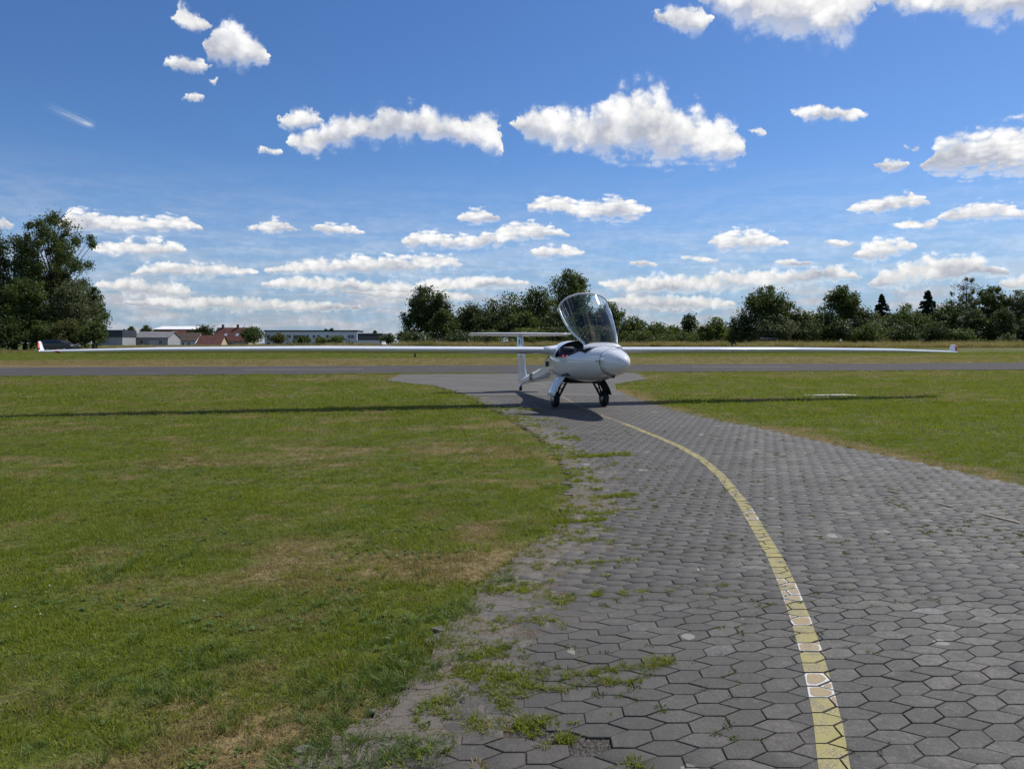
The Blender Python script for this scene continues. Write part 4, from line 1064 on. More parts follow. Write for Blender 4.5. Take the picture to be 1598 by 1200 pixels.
for (a, b, n, sp) in ROWS:
    A0, B0 = G(*a), G(*b)
    for k in range(int(n * 1.5)):
        t = g.random() ** 0.8; cx.append(A0[0] + (B0[0] - A0[0]) * t + g.normal(0, .02)); cy.append(A0[1] + (B0[1] - A0[1]) * t + g.normal(0, sp))
e = g.random(2600); LE = np.array(LEFT_EDGE[:13]); i = g.integers(0, len(LE) - 1, 2600)
ex = LE[i, 0] + (LE[i + 1, 0] - LE[i, 0]) * e + np.abs(g.normal(0, .30, 2600)); ey = LE[i, 1] + (LE[i + 1, 1] - LE[i, 1]) * e + g.normal(0, .05, 2600)
m = (fnoise(ex, ey, .28, .10, 60, 2) > .53) & (ey > 2.3); cx += list(ex[m][:900]); cy += list(ey[m][:900])
x, y = np.array(cx), np.array(cy); lay('joint_grass', TUFT, x, y, g.uniform(.5, 1.1, len(x)) * np.clip(y / 4.5, 1, 2.0), 6, 'grass tufts sprouting along the joints of the paving', 'grass', -.003, (.5, 1.0), g.uniform(.0, .5, len(x)), .2)
px_, py_, kd_ = PAV; i = g.integers(0, len(px_), 26000); c6 = g.integers(0, 6, 26000)
off = np.where(kd_[i, None], np.array(GEO['wide'][2])[c6], np.array(GEO['tall'][2])[c6]) * 1.05; sx, sy = px_[i] + off[:, 0], py_[i] + off[:, 1]
m = (fnoise(sx, sy, .8, .45, 62) > .47) & (sy < 12) & (g.random(len(sx)) < np.clip(4.5 / sy, .2, 1)); sx, sy = sx[m][:1500], sy[m][:1500]
lay('joint_moss', make_col('moss', [blades(40, .020, .003, .010, .004, 1.2, 180 + k) for k in range(3)], M_WEED), sx, sy, g.uniform(.7, 1.7, len(sx)), 3, 'small cushions of moss in the paving joints', 'moss', .0045, (.7, 1.2), g.uniform(0, .8, len(sx)), .1)
# seed stalks and small white clover heads in the lawn
def stalks(seed):
    V, T = blades(7, .05, .10, .26, .0022, .5, seed, 3); return V, T
STALK = make_col('seed_stalk', [stalks(200 + k) for k in range(4)], M_STRAW)
x = g.uniform(-8, 0.6, 7000); y = g.uniform(2.6, 12, 7000); m = keep_grass(x, y, g) & (fnoise(x, y, 1.0, .6, 70) > .56) & (np.abs(x) < .74 * y) & (x < .2); x, y = x[m][:620], y[m][:620]
lay('seed_stalks', STALK, x, y, g.uniform(.4, .9, len(x)), 4, 'thin seed stalks standing above the lawn', 'grass', 0, (.5, 1.0), g.uniform(.2, .9, len(x)), .2)
def head(seed):
    mb = MB(); mb.lathe([(.001, .030), (.006, .032), (.0085, .037), (.006, .043), (.001, .045)], (0, 0, 0), 'Z', 6); f = np.array([q for q in mb.f if len(q) == 4]); return np.array(mb.v), f
CLOV = make_col('clover_head', [head(0)], plain('clover_white', (0.6, 0.58, 0.52), 0.8, 0.2))
x = g.uniform(-9, 12, 9000); y = g.uniform(3, 14, 9000); m = keep_grass(x, y, g) & ~inside(PATH, x, y) & (fnoise(x, y, 1.4, .8, 75) > .58) & (np.abs(x) < .74 * y); x, y = x[m][:650], y[m][:650]
lay('clover_flowers', CLOV, x, y, g.uniform(.35, .65, len(x)), 1, 'tiny white clover heads dotted over the lawn', 'flowers', -.004, (.8, 1.2), None, .3)
x, y = G(905, 780); 
# tall straw at the end of the field
TALLG = make_col('tall_straw', [blades(46, .55, .6, 1.5, .035, .7, 210 + k, 2) for k in range(4)], M_STRAW)
n = 5200; x = g.uniform(-75, 112, n); y = 117 + g.random(n) ** 1.5 * 22 + .05 * x * (x > 0); m = ~((x > -24) & (x < 43) & (y > 112) & (y < 144)); x, y = x[m], y[m]
x2 = g.uniform(-25, 44, 1900); y2 = 143 + g.random(1900) * 8; x, y = np.concatenate([x, x2]), np.concatenate([y, y2])
d = .55 + .9 * (fnoise(x, y, 9, 6, 80) - .35) * 1.6; lay('tall_dry_grass', TALLG, x, y, g.uniform(.7, 1.4, len(x)) * np.clip(1 + (x + 20) / 60, .4, 1), 4, 'tall dry straw coloured grass in front of the far trees', 'grass', 0, (.5, 1.2), np.clip(d, 0, 1), .1)
n = 1200; x = g.uniform(-76, -48, n); y = g.uniform(80, 84.5, n); lay('roadside_tall_grass', TALLG, x, y, g.uniform(.25, .45, n), 4, 'rough grass growing in front of the parked dark car', 'grass', 0, (.5, 1.0), np.clip(.25 + .5 * g.random(n), 0, 1), .1)

# ------------------------------------------------------------------ trees
def mat_leaf(name, dark, lite, yel, trans=0.35):
    t = NT(name); tint = t.attr('tint'); n = t.noise(t.pos(), 0.55, 3)
    f = t.math('ADD', t.math('MULTIPLY', tint, 0.7), t.math('MULTIPLY', n, 0.3))
    c = t.mix(f, dark, lite); c = t.mix(t.ss(tint, 0.86, 1.0, 0, 0.6), c, yel)
    b = t.n('ShaderNodeBsdfPrincipled'); t.l(c, b.inputs['Base Color']); b.inputs['Roughness'].default_value = 0.6; b.inputs['Specular IOR Level'].default_value = 0.3
    tr = t.n('ShaderNodeBsdfTranslucent'); t.l(t.mix(0.3, c, yel), tr.inputs[0])
    m = t.n('ShaderNodeMixShader'); m.inputs[0].default_value = trans; t.l(b.outputs[0], m.inputs[1]); t.l(tr.outputs[0], m.inputs[2])
    return t.done(m.outputs[0])
M_BARK = plain('bark', (0.075, 0.062, 0.05), 0.9, 0.2, var=0.4, scale=3)
M_BARKP = plain('pale_bark', (0.20, 0.185, 0.16), 0.9, 0.2, var=0.5, scale=2)
LEAF = {'dark': mat_leaf('dark_foliage', (0.030, 0.052, 0.014), (0.080, 0.115, 0.028), (0.11, 0.14, 0.03), 0.3),
        'mid': mat_leaf('green_foliage', (0.042, 0.070, 0.016), (0.110, 0.150, 0.034), (0.16, 0.19, 0.035), 0.38),
        'light': mat_leaf('light_green_foliage', (0.062, 0.098, 0.018), (0.155, 0.200, 0.042), (0.21, 0.24, 0.04), 0.42),
        'silver': mat_leaf('silvery_foliage', (0.065, 0.086, 0.032), (0.160, 0.185, 0.080), (0.18, 0.20, 0.08), 0.38),
        'fir': mat_leaf('needle_foliage', (0.018, 0.032, 0.016), (0.038, 0.060, 0.026), (0.04, 0.07, 0.03), 0.15),
        'olive': mat_leaf('olive_foliage', (0.058, 0.072, 0.018), (0.130, 0.138, 0.036), (0.17, 0.15, 0.04), 0.38)}
def leaf_cloud(pts, size, g, droop=0.0, tint=None):
    n = len(pts); a = g.normal(size=(n, 3)); a[:, 2] *= 0.6 if droop == 0 else 0.3
    if droop: a[:, 2] -= droop
    a /= np.linalg.norm(a, axis=1)[:, None] + 1e-9; b = np.cross(a, g.normal(size=(n, 3))); b /= np.linalg.norm(b, axis=1)[:, None] + 1e-9
    s = size * g.uniform(.55, 1.4, n)[:, None]; L, W = a * s * (1.0 if not droop else 1.5), b * s * .42
    v = np.stack([pts - L * .5, pts + W, pts + L * .5, pts - W], 1).reshape(-1, 3); f = np.arange(4 * n).reshape(-1, 4)
    return v, f, (g.random(n) if tint is None else tint)
def make_tree(px, top, wpx, D, kind, leaf, label, group, name='tree', nleaf=None, base_frac=.12, dense=1.0, seed=None, lean=0.0, cat='tree'):
    g = np.random.default_rng(int(px * 7 + top * 13 + (seed or 0))); z0 = gz(D); X = (px - CX) / F * D
    H = EYE - (top - HOR) / F * D - z0; W = wpx / F * D; R = W / 2; t = empty(name, (X, D, z0)); tag(t, label, cat, group)
    tr = MB(); pts = []; tints = []; m = D / F; size = max(.16, 2.6 * m)
    area = (wpx * (H / m)); n = nleaf or int(min(26000, max(900, area * 1.5 * dense)))
    if kind == 'conifer':
        tr.tube([(0, 0, -.2), (0, 0, H * .5), (0, 0, H * .99)], [R * .12, R * .07, .03], 6)
        k = int(n); nt_ = 13; ti_ = g.integers(0, nt_, k); nb = 8; bi = g.integers(0, nb, k); along = g.random(k) ** .7
        jit = g.random((nt_, nb)); blen = R * ((ti_ + .8) / nt_) ** .9 * (.62 + .5 * jit[ti_, bi]); ang = bi / nb * 6.283 + ti_ * 1.1 + jit[ti_, bi] + g.normal(0, .10, k) / (.4 + along)
        rad = blen * along; h = H * (1 - (ti_ + .2 + .5 * jit[ti_, bi]) / nt_) - rad * .30 + rad ** 2 / (R * 4) + g.normal(0, .012 * H, k)
        pts = np.stack([rad * np.cos(ang), rad * np.sin(ang), h], 1); tint = g.random(k) * .8
        top_ = np.stack([g.normal(0, .03 * R, 60), g.normal(0, .03 * R, 60), H * g.uniform(.92, 1.0, 60)], 1); pts = np.concatenate([pts, top_]); tint = np.concatenate([tint, g.random(60)])
        v, f, ti = leaf_cloud(pts, size * .9, g, .25, tint)
    else:
        if kind == 'round': hb, nl, rl = base_frac * H, 26, (.26, .44)
        elif kind == 'bush': hb, nl, rl = -.02 * H, 18, (.28, .46)
        elif kind == 'broad': hb, nl, rl = -.02 * H, 36, (.22, .40)
        elif kind == 'airy': hb, nl, rl = .22 * H, 80, (.07, .15)
        elif kind == 'bare': hb, nl, rl = .30 * H, 40, (.08, .16)
        hc, hh = (H + hb) / 2, (H - hb) / 2; lobes = []
        for i in range(nl):
            d = g.normal(size=3); d /= np.linalg.norm(d); q = g.random() ** (.42 if kind in ('airy', 'bare') else .5); r = R * g.uniform(*rl)
            taper = 1.0 if kind in ('round', 'airy', 'bare') else (1.15 - .35 * max(0, d[2]))
            c = np.array([d[0] * (R - r * .75) * q * taper, d[1] * (R - r * .75) * q * taper, hc + d[2] * (hh - r * .8) * q])
            if kind in ('airy', 'bare'): c[0] += lean * (c[2] - hb)
            c[2] = max(c[2], hb + r * .4 if kind != 'bush' else r * .35); lobes.append((c, r))
        lobes.append((np.array([lean * (H - hb), 0, H - R * .26]), R * .28)); lobes.append((np.array([R * .3 + lean * hh, 0, H - R * .55]), R * .28)); lobes.append((np.array([-R * .35 + lean * hh, .1, H - R * .6]), R * .28))
        tw = max(.10, min(.45, H * .022)); bm_ = M_BARKP if kind == 'bare' else M_BARK
        tr.tube([(0, 0, -.3), (.03 * R, 0, H * .25), (lean * H * .15, 0.02 * R, H * .55), (lean * H * .4, 0, H * .82)], [tw * 1.25, tw, tw * .65, tw * .2], 7)
        per = max(20, n // len(lobes)); P = []
        for c, r in lobes:
            a0 = Vector((lean * c[2] * .12, 0, max(.1 * H, c[2] * .52))); c_ = Vector(c); md = a0.lerp(c_, .55) + Vector((0, 0, r * .25))
            if kind != 'bush' or g.random() < .4: tr.tube([a0, md, c_], [tw * k_ for k_ in ((.42, .26, .08) if kind not in ('airy', 'bare') else (.22, .13, .05))], 5, False)
            if kind in ('airy', 'bare'):
                for q in range(7 if kind == 'bare' else 4):
                    dd = Vector(g.normal(size=3)).normalized(); dd.z = abs(dd.z) * .8; e = c_ + dd * r * g.uniform(1.0, 2.0); tr.tube([c_, c_.lerp(e, .5) + Vector((0, 0, .05 * r)), e], [tw * .10, tw * .07, tw * .03], 3, False)
            nc = 9 if kind not in ('airy', 'bare') else 6; cc = g.normal(size=(nc, 3)); cc /= np.linalg.norm(cc, axis=1)[:, None]; cc = c + cc * r * g.uniform(.45, 1.0, (nc, 1))
            w = g.integers(0, nc, per); off = g.normal(size=(per, 3)) * r * (.27 if kind not in ('airy', 'bare') else (.5 if kind == 'airy' else .4)); p = cc[w] + off
            ct = g.random(nc)[w] * .55 + g.random(per) * .45; P.append((p, ct))
        pts = np.concatenate([p for p, _ in P]); tint = np.concatenate([q for _, q in P])
        lim = pts[:, 2] < H * 1.0; pts, tint = pts[lim], tint[lim]
        if kind == 'bare': keep = g.random(len(pts)) < .28; pts, tint = pts[keep], tint[keep]
        okz = pts[:, 2] > .05; v, f, ti = leaf_cloud(pts[okz], size * (.8 if kind in ('airy', 'bare') else 1), g, 1.0 if kind == 'airy' else 0, tint[okz])
    me = np_mesh('crown', v, f, LEAF[leaf], False, {'tint': ('FACE', ti)}); link(bpy.data.objects.new('crown', me), t)
    tr.build('trunk', M_BARKP if kind == 'bare' else M_BARK, t, fix=False)
    return t
GL, GM, GR, GB = 'trees beside the parked car', 'trees beyond the far road', 'trees along the right edge of the field', 'bushes in front of the far buildings'
T = make_tree
T(-18,352,110,99,'broad','dark','very dark dense tree at the left border of the picture',GL)
T(22,366,120,97,'broad','dark','dark tall tree filling the left edge behind the willow',GL,seed=3)
T(84,326,128,100,'airy','mid','tall airy tree with drooping leaves rising over the parked car',GL,dense=.50,lean=.05)
T(38,432,96,93,'bush','mid','dark green bushy tree left of the parked car',GL,dense=1.1)
T(-6,440,90,92,'bush','dark','dark shrub mass at the far left, lowest of its group',GL)
T(112,434,92,96,'broad','silver','pale silvery willow behind the parked car',GL,dense=1.0)
T(146,448,56,99,'bush','mid','rounded green tree at the right end of the left group',GL)
T(80,478,60,94,'bush','light','light green bush directly above the parked car roof',GL)
T(667,446,90,165,'round','dark','round dark tree standing alone left of the tailplane',GM,base_frac=.06,dense=1.3)
T(690,481,58,160,'bush','mid','smaller green tree in front of the lone round tree',GM)
T(640,506,40,172,'bush','dark','small dark bush at the foot of the lone round tree',GM)
T(741,470,78,167,'broad','dark','dark pointed tree above the left end of the tailplane',GM)
T(716,494,62,168,'bush','mid','low bush between the lone round tree and the tailplane',GM)
T(795,455,94,170,'broad','mid','leafy tree rising behind the middle of the tailplane',GM)
T(842,447,90,173,'broad','mid','tall tree left of the highest crown behind the glider',GM)
T(889,420,88,180,'round','mid','highest tree, its round crown standing above the open canopy',GM,base_frac=.15)
T(770,487,60,164,'bush','dark','dark bush above the left half of the tailplane',GM)
T(818,484,64,162,'bush','mid','green bush above the fin',GM)
T(868,480,66,164,'bush','dark','dark bush just left of the raised canopy',GM)
T(918,478,70,166,'broad','dark','dark tree seen through the raised canopy',GM)
T(950,468,62,170,'broad','mid','tree beside the right edge of the raised canopy',GM)
T(828,512,90,156,'bush','light','low light green hedge behind the fin',GM,cat='bush')
T(930,508,80,157,'bush','olive','low olive hedge behind the glider nose',GM,cat='bush')
T(990,492,62,168,'bush','mid','rounded green bush right of the glider nose',GM)
T(1022,502,70,170,'bush','mid','second bush right of the glider nose',GM)
T(1050,506,48,172,'bush','light','pale low bush at the dip in the tree line',GM)
T(1076,489,34,175,'round','dark','small dark round tree at the dip in the tree line',GM,base_frac=.1)
T(1118,495,62,166,'bush','light','bright yellow green bush right of the small dark tree',GM)
T(1098,505,50,164,'bush','mid','green bush below the small dark tree',GM)
T(1142,512,44,160,'bush','light','light bush at the foot of the big right hand tree',GM)
T(1194,445,86,158,'round','mid','big broad topped tree, first of the right hand row',GR,base_frac=.08,dense=1.15)
T(1160,486,56,156,'broad','dark','narrow dark tree at the left side of the big right hand tree',GR)
T(1212,490,70,152,'bush','silver','grey green bush under the big right hand tree',GR)
T(1246,478,68,158,'broad','mid','thin tree right of the big broad topped tree',GR)
T(1258,500,60,152,'bush','dark','dark bush under the thin tree',GR)
T(1316,445,66,160,'round','mid','round topped tree left of the two firs',GR,base_frac=.2)
T(1284,478,66,158,'broad','mid','tree on the left of the round topped tree',GR)
T(1306,496,60,152,'bush','dark','dark bush under the round topped tree',GR)
T(1376,460,72,172,'conifer','fir','smaller dark fir, left one of the two',GR,name='fir_tree')
T(1448,454,84,170,'conifer','fir','larger dark fir, right one of the two',GR,name='fir_tree')
T(1348,478,66,160,'broad','silver','grey green tree between the round topped tree and the small fir',GR)
T(1414,471,76,158,'broad','mid','wide leafy tree between the two firs',GR)
T(1360,502,60,150,'bush','mid','bush below the smaller fir',GR)
T(1410,504,64,150,'bush','dark','bush below the wide leafy tree',GR)
T(1480,466,66,162,'broad','mid','tree right of the larger fir',GR)
T(1508,432,60,164,'bare','olive','half bare tree with twisted pale branches',GR,lean=.02)
T(1462,500,60,151,'bush','dark','bush below the larger fir',GR)
T(1548,444,62,162,'airy','mid','wispy tree right of the half bare tree',GR,dense=.9)
T(1520,478,66,156,'broad','dark','dark tree below the half bare tree',GR)
T(1592,452,70,160,'broad','silver','grey green tree at the right border of the picture',GR)
T(1566,480,60,152,'bush','dark','dark bush at the foot of the wispy tree',GR)
T(1625,470,60,150,'bush','mid','bush cut by the right border of the picture',GR)
T(1500,512,60,148,'bush','mid','low bush at the foot of the half bare tree',GR)
T(1574,520,30,142,'bush','silver','small pale bush near the right border',GR,cat='bush')
T(396,508,44,292,'broad','mid','large round tree covering the left end of the white office block',GB)
T(436,520,34,282,'bush','olive','olive bush before the left windows of the office block',GB,cat='bush')
T(472,524,26,282,'bush','mid','green bush before the middle of the office block',GB,cat='bush')
T(502,526,28,280,'bush','light','yellow green bush before the office block',GB,cat='bush')
T(528,523,34,280,'bush','mid','wide bush before the right part of the office block',GB,cat='bush')
T(606,520,34,270,'bush','dark','bush right of the low glazed hall',GB,cat='bush')
T(628,517,30,262,'bush','dark','dark bush between the glazed hall and the lone round tree',GB,cat='bush')
T(318,506,38,345,'bush','dark','dark tree behind the big red roofed house',GB)
T(228,508,30,330,'bush','mid','tree behind the grey roofed barn',GB)
T(205,509,16,235,'round','mid','slim tree between the dark shed and the barn',GB)
T(272,520,20,250,'bush','dark','bush between the barn and the small white house',GB,cat='bush')
T(195,514,14,233,'bush','dark','narrow shrub at the right end of the dark shed',GB,cat='bush')
for px, tp_, lb in ((508, 513, 'left of two tree tops showing over the office block roof'), (517, 512, 'right of two tree tops showing over the office block roof'), (585, 516, 'small tree top over the low glazed hall')):
    T(px,tp_,10,345,'round','mid',lb,GB)
# undergrowth closing the gaps along the field edge
for px, tp_, w_, lf, where in ((655,518,70,'dark','under the lone round tree'),(715,516,60,'dark','between the lone round tree and the dark pointed tree'),(765,514,70,'mid','under the left half of the tailplane'),(872,510,70,'dark','behind the cockpit'),(1000,516,80,'mid','right of the glider nose'),(1060,518,70,'mid','at the dip in the tree line'),(1170,514,60,'dark','at the left foot of the big right hand tree'),
        (1236,510,60,'dark','right of the low brown hut'),(1286,510,60,'mid','below the tree left of the round topped one'),(1335,512,60,'dark','left of the smaller fir'),(1388,512,60,'mid','right of the smaller fir'),(1436,512,60,'dark','behind the notice board'),(1486,514,60,'dark','left of the half bare tree'),(1540,512,70,'dark','right of the half bare tree'),(1600,508,70,'dark','at the right border, under the grey green tree')):
    T(px,tp_,w_,154,'bush',lf,'low undergrowth bush '+where,'undergrowth along the tree line',name='bush',cat='bush',seed=5)
for px, tp_, w_, lf, where in ((12,488,90,'dark','at the far left under the dark trees'),(60,500,70,'mid','left of the parked car'),(108,496,70,'olive','behind the parked car'),(150,500,50,'mid','right of the parked car')):
    T(px,tp_,w_,91,'bush',lf,'low undergrowth bush '+where,'undergrowth beside the parked car',name='bush',cat='bush',seed=6)
# a wooded hill far behind
hl = MB(); Hx = [(-300 + 60 * i) for i in range(22)]; hh = [10 + 42 * math.exp(-((x - 540) / 260) ** 2) + 6 * math.sin(x * .02) for x in Hx]
hl.loft([[(x, 2200 - 300, 0) for x in Hx], [(x, 2200, h) for x, h in zip(Hx, hh)], [(x, 2200 + 400, 0) for x in Hx]], False, False, True)
tag(hl.build('hill', plain('far_wood', (0.045, 0.065, 0.035), 0.95, 0.1, var=0.4, scale=.05)), kind='structure')

# ------------------------------------------------------------------ far buildings
M_WALLW = plain('white_render', (0.74, 0.74, 0.75), 0.85, 0.2, var=0.06, scale=.6)
M_WALLG = plain('grey_render', (0.34, 0.34, 0.36), 0.85, 0.2, var=0.08, scale=.6)
M_WALLC = plain('cream_render', (0.55, 0.46, 0.30), 0.85, 0.2, var=0.08, scale=.6)
M_ROOFG = plain('grey_roofing', (0.19, 0.185, 0.19), 0.8, 0.3, var=0.15, scale=1.0)
M_ROOFR = plain('red_tiles', (0.15, 0.062, 0.048), 0.8, 0.3, var=0.25, scale=1.4)
M_ROOFB = plain('brown_tiles', (0.095, 0.065, 0.052), 0.8, 0.3, var=0.25, scale=1.4)
M_NAVY = plain('dark_cladding', (0.035, 0.040, 0.055), 0.6, 0.4, var=0.15, scale=.8)
M_PANE = plain('window_glass', (0.035, 0.042, 0.055), 0.08, 0.6, var=0.1)
M_SKYL = plain('skylight_glass', (0.45, 0.50, 0.58), 0.06, 0.6, var=0.05)
M_TRIM = plain('window_trim', (0.5, 0.5, 0.5), 0.6, 0.4, var=0.05)
def fx(px, D): return (px - CX) / F * D
def fz(py, D): return EYE - (py - HOR) / F * D
def win(parent, x, y, z, w, h):
    fr = MB(); t_ = .10
    fr.box(x - w/2 - t_, x + w/2 + t_, y - .06, y + .05, z + h/2, z + h/2 + t_); fr.box(x - w/2 - t_, x + w/2 + t_, y - .09, y + .05, z - h/2 - t_, z - h/2)
    fr.box(x - w/2 - t_, x - w/2, y - .06, y + .05, z - h/2, z + h/2); fr.box(x + w/2, x + w/2 + t_, y - .06, y + .05, z - h/2, z + h/2); fr.box(x - .03, x + .03, y - .05, y + .04, z - h/2, z + h/2)
    o = fr.build('window', M_TRIM, parent, fix=False); MB().box(x - w/2, x + w/2, y - .03, y + .02, z - h/2, z + h/2).build('pane', M_PANE, o)
    return o
def gable_house(px0, px1, eave, ridge, D, depth, wall, roof, label, name='house', overhang=.35, gable_left=None):
    x0, x1 = fx(px0, D), fx(px1, D); ze, zr = fz(eave, D), fz(ridge, D); zb = gz(D) - .3; xc = (x0 + x1) / 2
    t = empty(name, (xc, D, gz(D))); tag(t, label, 'house' if 'house' in name else 'barn', 'buildings beyond the field')
    a, b, z0, e, r = x0 - xc, x1 - xc, zb - gz(D), ze - gz(D), zr - gz(D); h = depth / 2
    w = MB(); w.add([(a,0,z0),(b,0,z0),(b,depth,z0),(a,depth,z0),(a,0,e),(b,0,e),(b,depth,e),(a,depth,e),(a,h,r-.12),(b,h,r-.12)], [(0,1,5,4),(2,3,7,6),(1,2,6,9,5),(3,0,4,8,7)]); w.build('wall', wall, t)
    rf = MB(); o = overhang; sl = (r - e) / h
    rf.loft([[(q,-o,e-o*sl+.02),(q,h,r),(q,depth+o,e-o*sl+.02),(q,depth+o,e-o*sl+.2),(q,h,r+.18),(q,-o,e-o*sl+.2)] for q in (a-o, b+o)], True, True, False)
    return t, rf.build('roof', roof, t), (a, b, e, r, h)
# grey barn
t, rf, (a, b, e, r, h) = gable_house(209,262,527,518,238,9,M_WALLG,M_ROOFG,'long grey roofed barn with a pale wall, left of the houses','barn')
win(t, a+2.6, -.0, e-1.4, .9, .9); win(t, b-2.4, 0, e-1.5, 1.0, 1.2)
dr_ = MB(); dr_.box(a+5.0, a+8.2, -.05, .05, -.3, e-1.0); dr_.build('barn_door', M_TRIM, t)
# dark flat shed
D = 226; xc = fx(172, D); t = empty('shed', (xc, D, gz(D))); tag(t, 'flat shed with a dark upper storey beside the left trees', 'shed', 'buildings beyond the field')
MB().box(fx(148,D)-xc, fx(191,D)-xc, 0, 8, -.3, fz(526,D)-gz(D)).build('wall', M_WALLG, t); MB().box(fx(160,D)-xc, fx(191.6,D)-xc, -.3, 8.3, fz(526,D)-gz(D)+.002, fz(515,D)-gz(D)).build('upper_storey', M_NAVY, t)
# small white house with brown roof
t, rf, (a, b, e, r, h) = gable_house(278,305,532,519.5,262,9,M_WALLW,M_ROOFB,'small white house with a brown roof between barn and red roofs')
for q in (.28, .62): win(t, a + (b-a)*q, 0, e-1.1, .7, .9)
t, rf, (a, b, e, r, h) = gable_house(306,343,539,524,256,8,M_WALLC,M_ROOFR,'low cottage almost all red roof in front of the big red roofed house')
t, rf, (a, b, e, r, h) = gable_house(332,388,532,511.5,300,11,M_WALLC,M_ROOFR,'big red roofed house with two skylights and chimneys')
for q in (.30, .62):
    k = .42; MB().add([((a+(b-a)*q)+dx, h*k+dy, e+(r-e)*(k+dy/h)+.26) for dx, dy in ((-.6,-.55),(.6,-.55),(.6,.55),(-.6,.55))], [(0,1,2,3)]).build('skylight', M_SKYL, rf)
for q in (.14, .56): MB().box(a+(b-a)*q-.4, a+(b-a)*q+.4, h-.4, h+.4, r-.6, r+1.5).build('chimney', M_ROOFB, rf)
MB().tube([(a+(b-a)*.75, h, r), (a+(b-a)*.75, h, r+2.3)], .06, 6).build('aerial', M_STEEL, rf)
for q in (.35, .5): win(t, a + (b-a)*q, 0, e-1.1, .8, 1.0)
# dark roof behind the small house and the long red hall
t, rf, (a, b, e, r, h) = gable_house(262,282,530,516,285,8,M_WALLC,M_ROOFR,'narrow dark red roofed house behind the barn')
D = 372; xc = fx(272, D); t = empty('hall', (xc, D, gz(D))); tag(t, 'long hall with red band and pale roof behind the houses', 'hall', 'buildings beyond the field')
MB().box(fx(240,D)-xc, fx(306,D)-xc, 0, 20, -.3, fz(514,D)-gz(D)).build('wall', M_ROOFR, t)
MB().loft([[(q, -.5, fz(514,D)-gz(D)+.003), (q, 20.5, fz(514,D)-gz(D)+.003), (q, 10, fz(508.5,D)-gz(D))] for q in (fx(239,D)-xc, fx(307,D)-xc)], True, True, False).build('roof', M_WALLW, t)
# white office block, two storeys of windows
D = 300; x0, x1 = fx(413, D), fx(557, D); xc = (x0+x1)/2; zt = fz(517.5, D)-gz(D); t = empty('office_block', (xc, D, gz(D))); tag(t, 'long white two storey office block with a flat roof', 'office', 'buildings beyond the field')
MB().box(x0-xc, x1-xc, 0, 12, -.3, zt).build('wall', M_WALLW, t); MB().box(x0-xc-.3, x1-xc+.3, -.3, 12.3, zt+.002, zt+.55).build('roof_edge', M_NAVY, t)
MB().box(fx(458,D)-xc, fx(476,D)-xc, -.12, -.003, 0, zt-1.5).build('stair_glazing', M_PANE, t)
for p in (419,428,449,452,480,490,497,511,545,550):
    for zz in (zt-2.1, zt-5.2): win(t, fx(p,D)-xc, 0, zz, 1.0, 1.25)
# low glazed hall
D = 292; x0, x1 = fx(557.8, D), fx(596, D); xc = (x0+x1)/2; zt = fz(521.5, D)-gz(D); t = empty('workshop', (xc, D, gz(D))); tag(t, 'low hall with a dark glazed band, right of the office block', 'hall', 'buildings beyond the field')
MB().box(x0-xc, x1-xc, 0, 12, -.3, fz(531,D)-gz(D)).build('wall', M_WALLW, t); MB().box(x0-xc, x1-xc, .02, 12, fz(531,D)-gz(D)+.002, zt).build('upper_wall', M_NAVY, t)
MB().box(x0-xc-.2, x1-xc+.2, -.2, 12.2, zt+.002, zt+.35).build('roof', M_ROOFG, t)
for k in range(8): MB().box(x0-xc+.5+k*1.2, x0-xc+1.5+k*1.2, -.05, .0, fz(529.5,D)-gz(D), fz(524.5,D)-gz(D)).build('window', M_PANE, t)

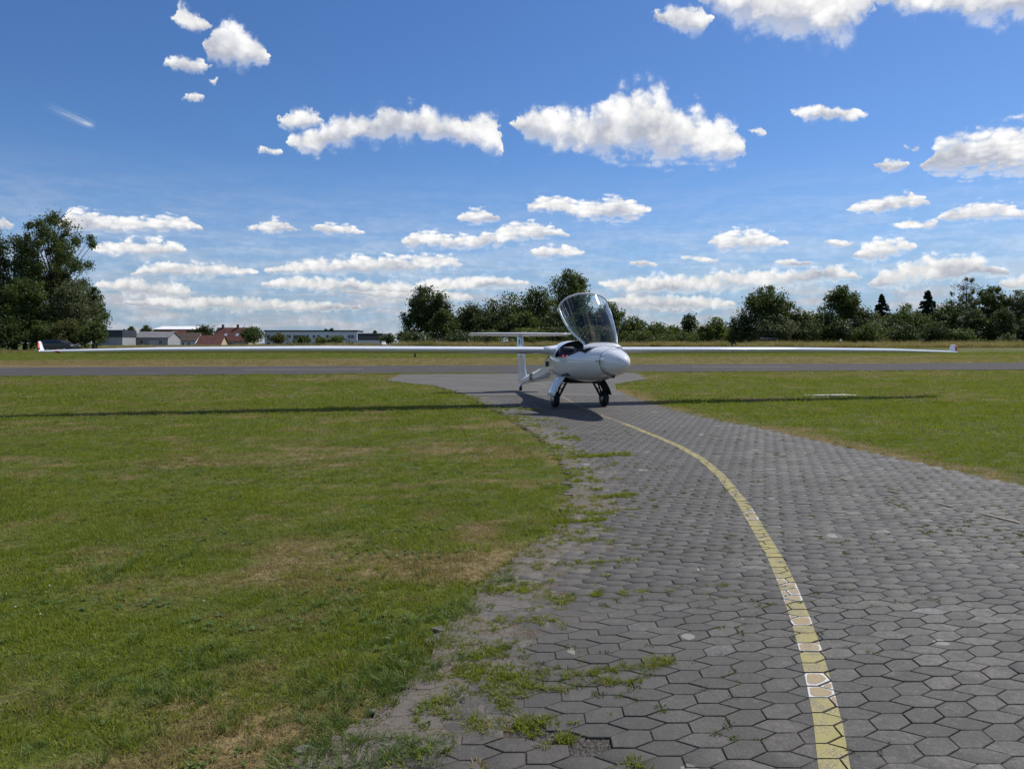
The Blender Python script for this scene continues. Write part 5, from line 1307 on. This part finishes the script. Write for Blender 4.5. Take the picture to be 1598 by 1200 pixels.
# ------------------------------------------------------------------ small things on the field
# parked dark car, tail to the right
def parked_car():
    D = 87; t = empty('parked_car', (fx(92, D), D, gz(D)), math.radians(176)); tag(t, 'dark estate car parked under the trees at the left', 'car')
    paint = NT('dark_car_paint'); m = paint.done(paint.bsdf((0.018, 0.021, 0.028), 0.25, 0.5, coat=0.6))
    prof = [(-2.15,.35),(-2.18,.72),(-2.0,.92),(-1.15,1.02),(1.9,1.05),(2.12,.98),(2.18,.62),(2.12,.33)]
    b = MB(); b.loft([[(x*s, y, .33+(z-.33)*s2) for x, z in prof] for y, s, s2 in ((-.86,.965,.97),(-.80,1,1),(.80,1,1),(.86,.965,.97))], True, True, False); body = b.build('body', m, t)
    cab = [(-1.25,1.0),(-.45,1.44),(.2,1.50),(1.35,1.47),(1.78,1.32),(2.06,1.0)]
    c = MB(); c.loft([[(x*k, y*(1 if z < 1.1 else .84), z) for x, z in cab] for y, k in ((-.80,1),(.80,1))], True, True, False); c.build('cabin', m, t)
    for sd in (-1, 1):
        for w0, w1, w2, w3 in ((-1.02,-.52,.02,.02), (.10,.10,.92,.92), (1.0,1.0,1.52,1.80)):
            g_ = MB(); yy = .812; g_.add([(w0, sd*yy, 1.05), (w3, sd*yy, 1.05), (w2, sd*(yy-.10), 1.39), (w1, sd*(yy-.10), 1.39)], [(0,1,2,3)]); g_.build('side_window', M_PANE, t)
        for wx in (-1.32, 1.32):
            w_ = MB(); w_.lathe([(.16,-.10),(.28,-.11),(.31,-.08),(.31,.08),(.28,.11),(.16,.10)], (wx, sd*.78, .31), 'Y', 20); wo = w_.build('wheel', M_BLACK, t)
            MB().lathe([(.03,-.115),(.19,-.113),(.19,.113),(.03,.115)], (wx, sd*.78, .31), 'Y', 16).build('rim', M_METAL, wo)
        MB().box(2.05, 2.185, sd*.80-.10, sd*.80+.045, .78, 1.0).build('tail_light', M_RED, t)
        MB().box(-2.17, -2.0, sd*.70-.15, sd*.70+.15, .66, .80).build('headlight', M_SKYL, t)
        MB().box(-1.02, -.86, sd*.83-.0, sd*1.0, 1.0, 1.13).build('mirror', m, t)
    g_ = MB(); g_.add([(1.83,-.62,1.36),(1.83,.62,1.36),(2.075,.70,1.06),(2.075,-.70,1.06)], [(0,1,2,3)]); g_.build('rear_window', M_SKYL, t)
    g_ = MB(); g_.add([(-1.22,-.68,1.05),(-1.22,.68,1.05),(-.50,.60,1.41),(-.50,-.60,1.41)], [(0,1,2,3)]); g_.build('windscreen', M_PANE, t)
    MB().box(2.14, 2.24, -.80, .80, .38, .60).build('rear_bumper', M_STEEL, t)
parked_car()
# white ground marker in the grass on the right
x0, y0 = G(1256, 618.2); x1, y1 = G(1330, 617.0)
mk = MB(); mk.add([(0,0,0),(1.12,-.02,0),(1.34,-.12,0),(1.40,.06,0),(1.16,.20,0),(0,.13,0),(0,0,.022),(1.12,-.02,.03),(1.34,-.12,.03),(1.40,.06,.035),(1.16,.20,.04),(0,.13,.025)], [(0,5,4,3,2,1),(6,7,8,9,10,11)] + [(i,(i+1)%6,6+(i+1)%6,6+i) for i in range(6)])
mo = mk.build('ground_marker', plain('marker_white', (0.45, 0.45, 0.43), 0.7, 0.3, var=0.08, scale=4)); mo.location = (x0, y0, .0); tag(mo, 'flat white marker board lying in the grass on the right', 'marker')
# small grey notice board in front of the right-hand trees
D = 128; t = empty('notice_board', (fx(1439, D), D, gz(D))); tag(t, 'small weathered board on posts before the right hand trees', 'sign')
MB().box(-.42, .42, -.03, .03, .62, fz(528, D)-gz(D)).build('board', plain('weathered_wood', (0.16, 0.14, 0.12), .9, .2, var=.3), t)
for q in (-.3, .3): MB().box(q-.04, q+.04, .031, .11, -.2, 1.4).build('post', M_BARK, t)
# low dark hut among the bushes
D = 149; t = empty('hut', (fx(1201, D), D, gz(D))); tag(t, 'low brown hut half hidden under the big right hand tree', 'hut')
MB().box(-1.7, 1.7, 0, 2.2, -.2, 1.55).build('wall', plain('hut_boards', (0.06, 0.05, 0.042), .9, .2, var=.3), t); MB().loft([[(q, -.3, 1.6), (q, 2.5, 1.95), (q, 2.5, 2.05), (q, -.3, 1.7)] for q in (-2.0, 2.0)], True, True, False).build('roof', M_ROOFG, t)
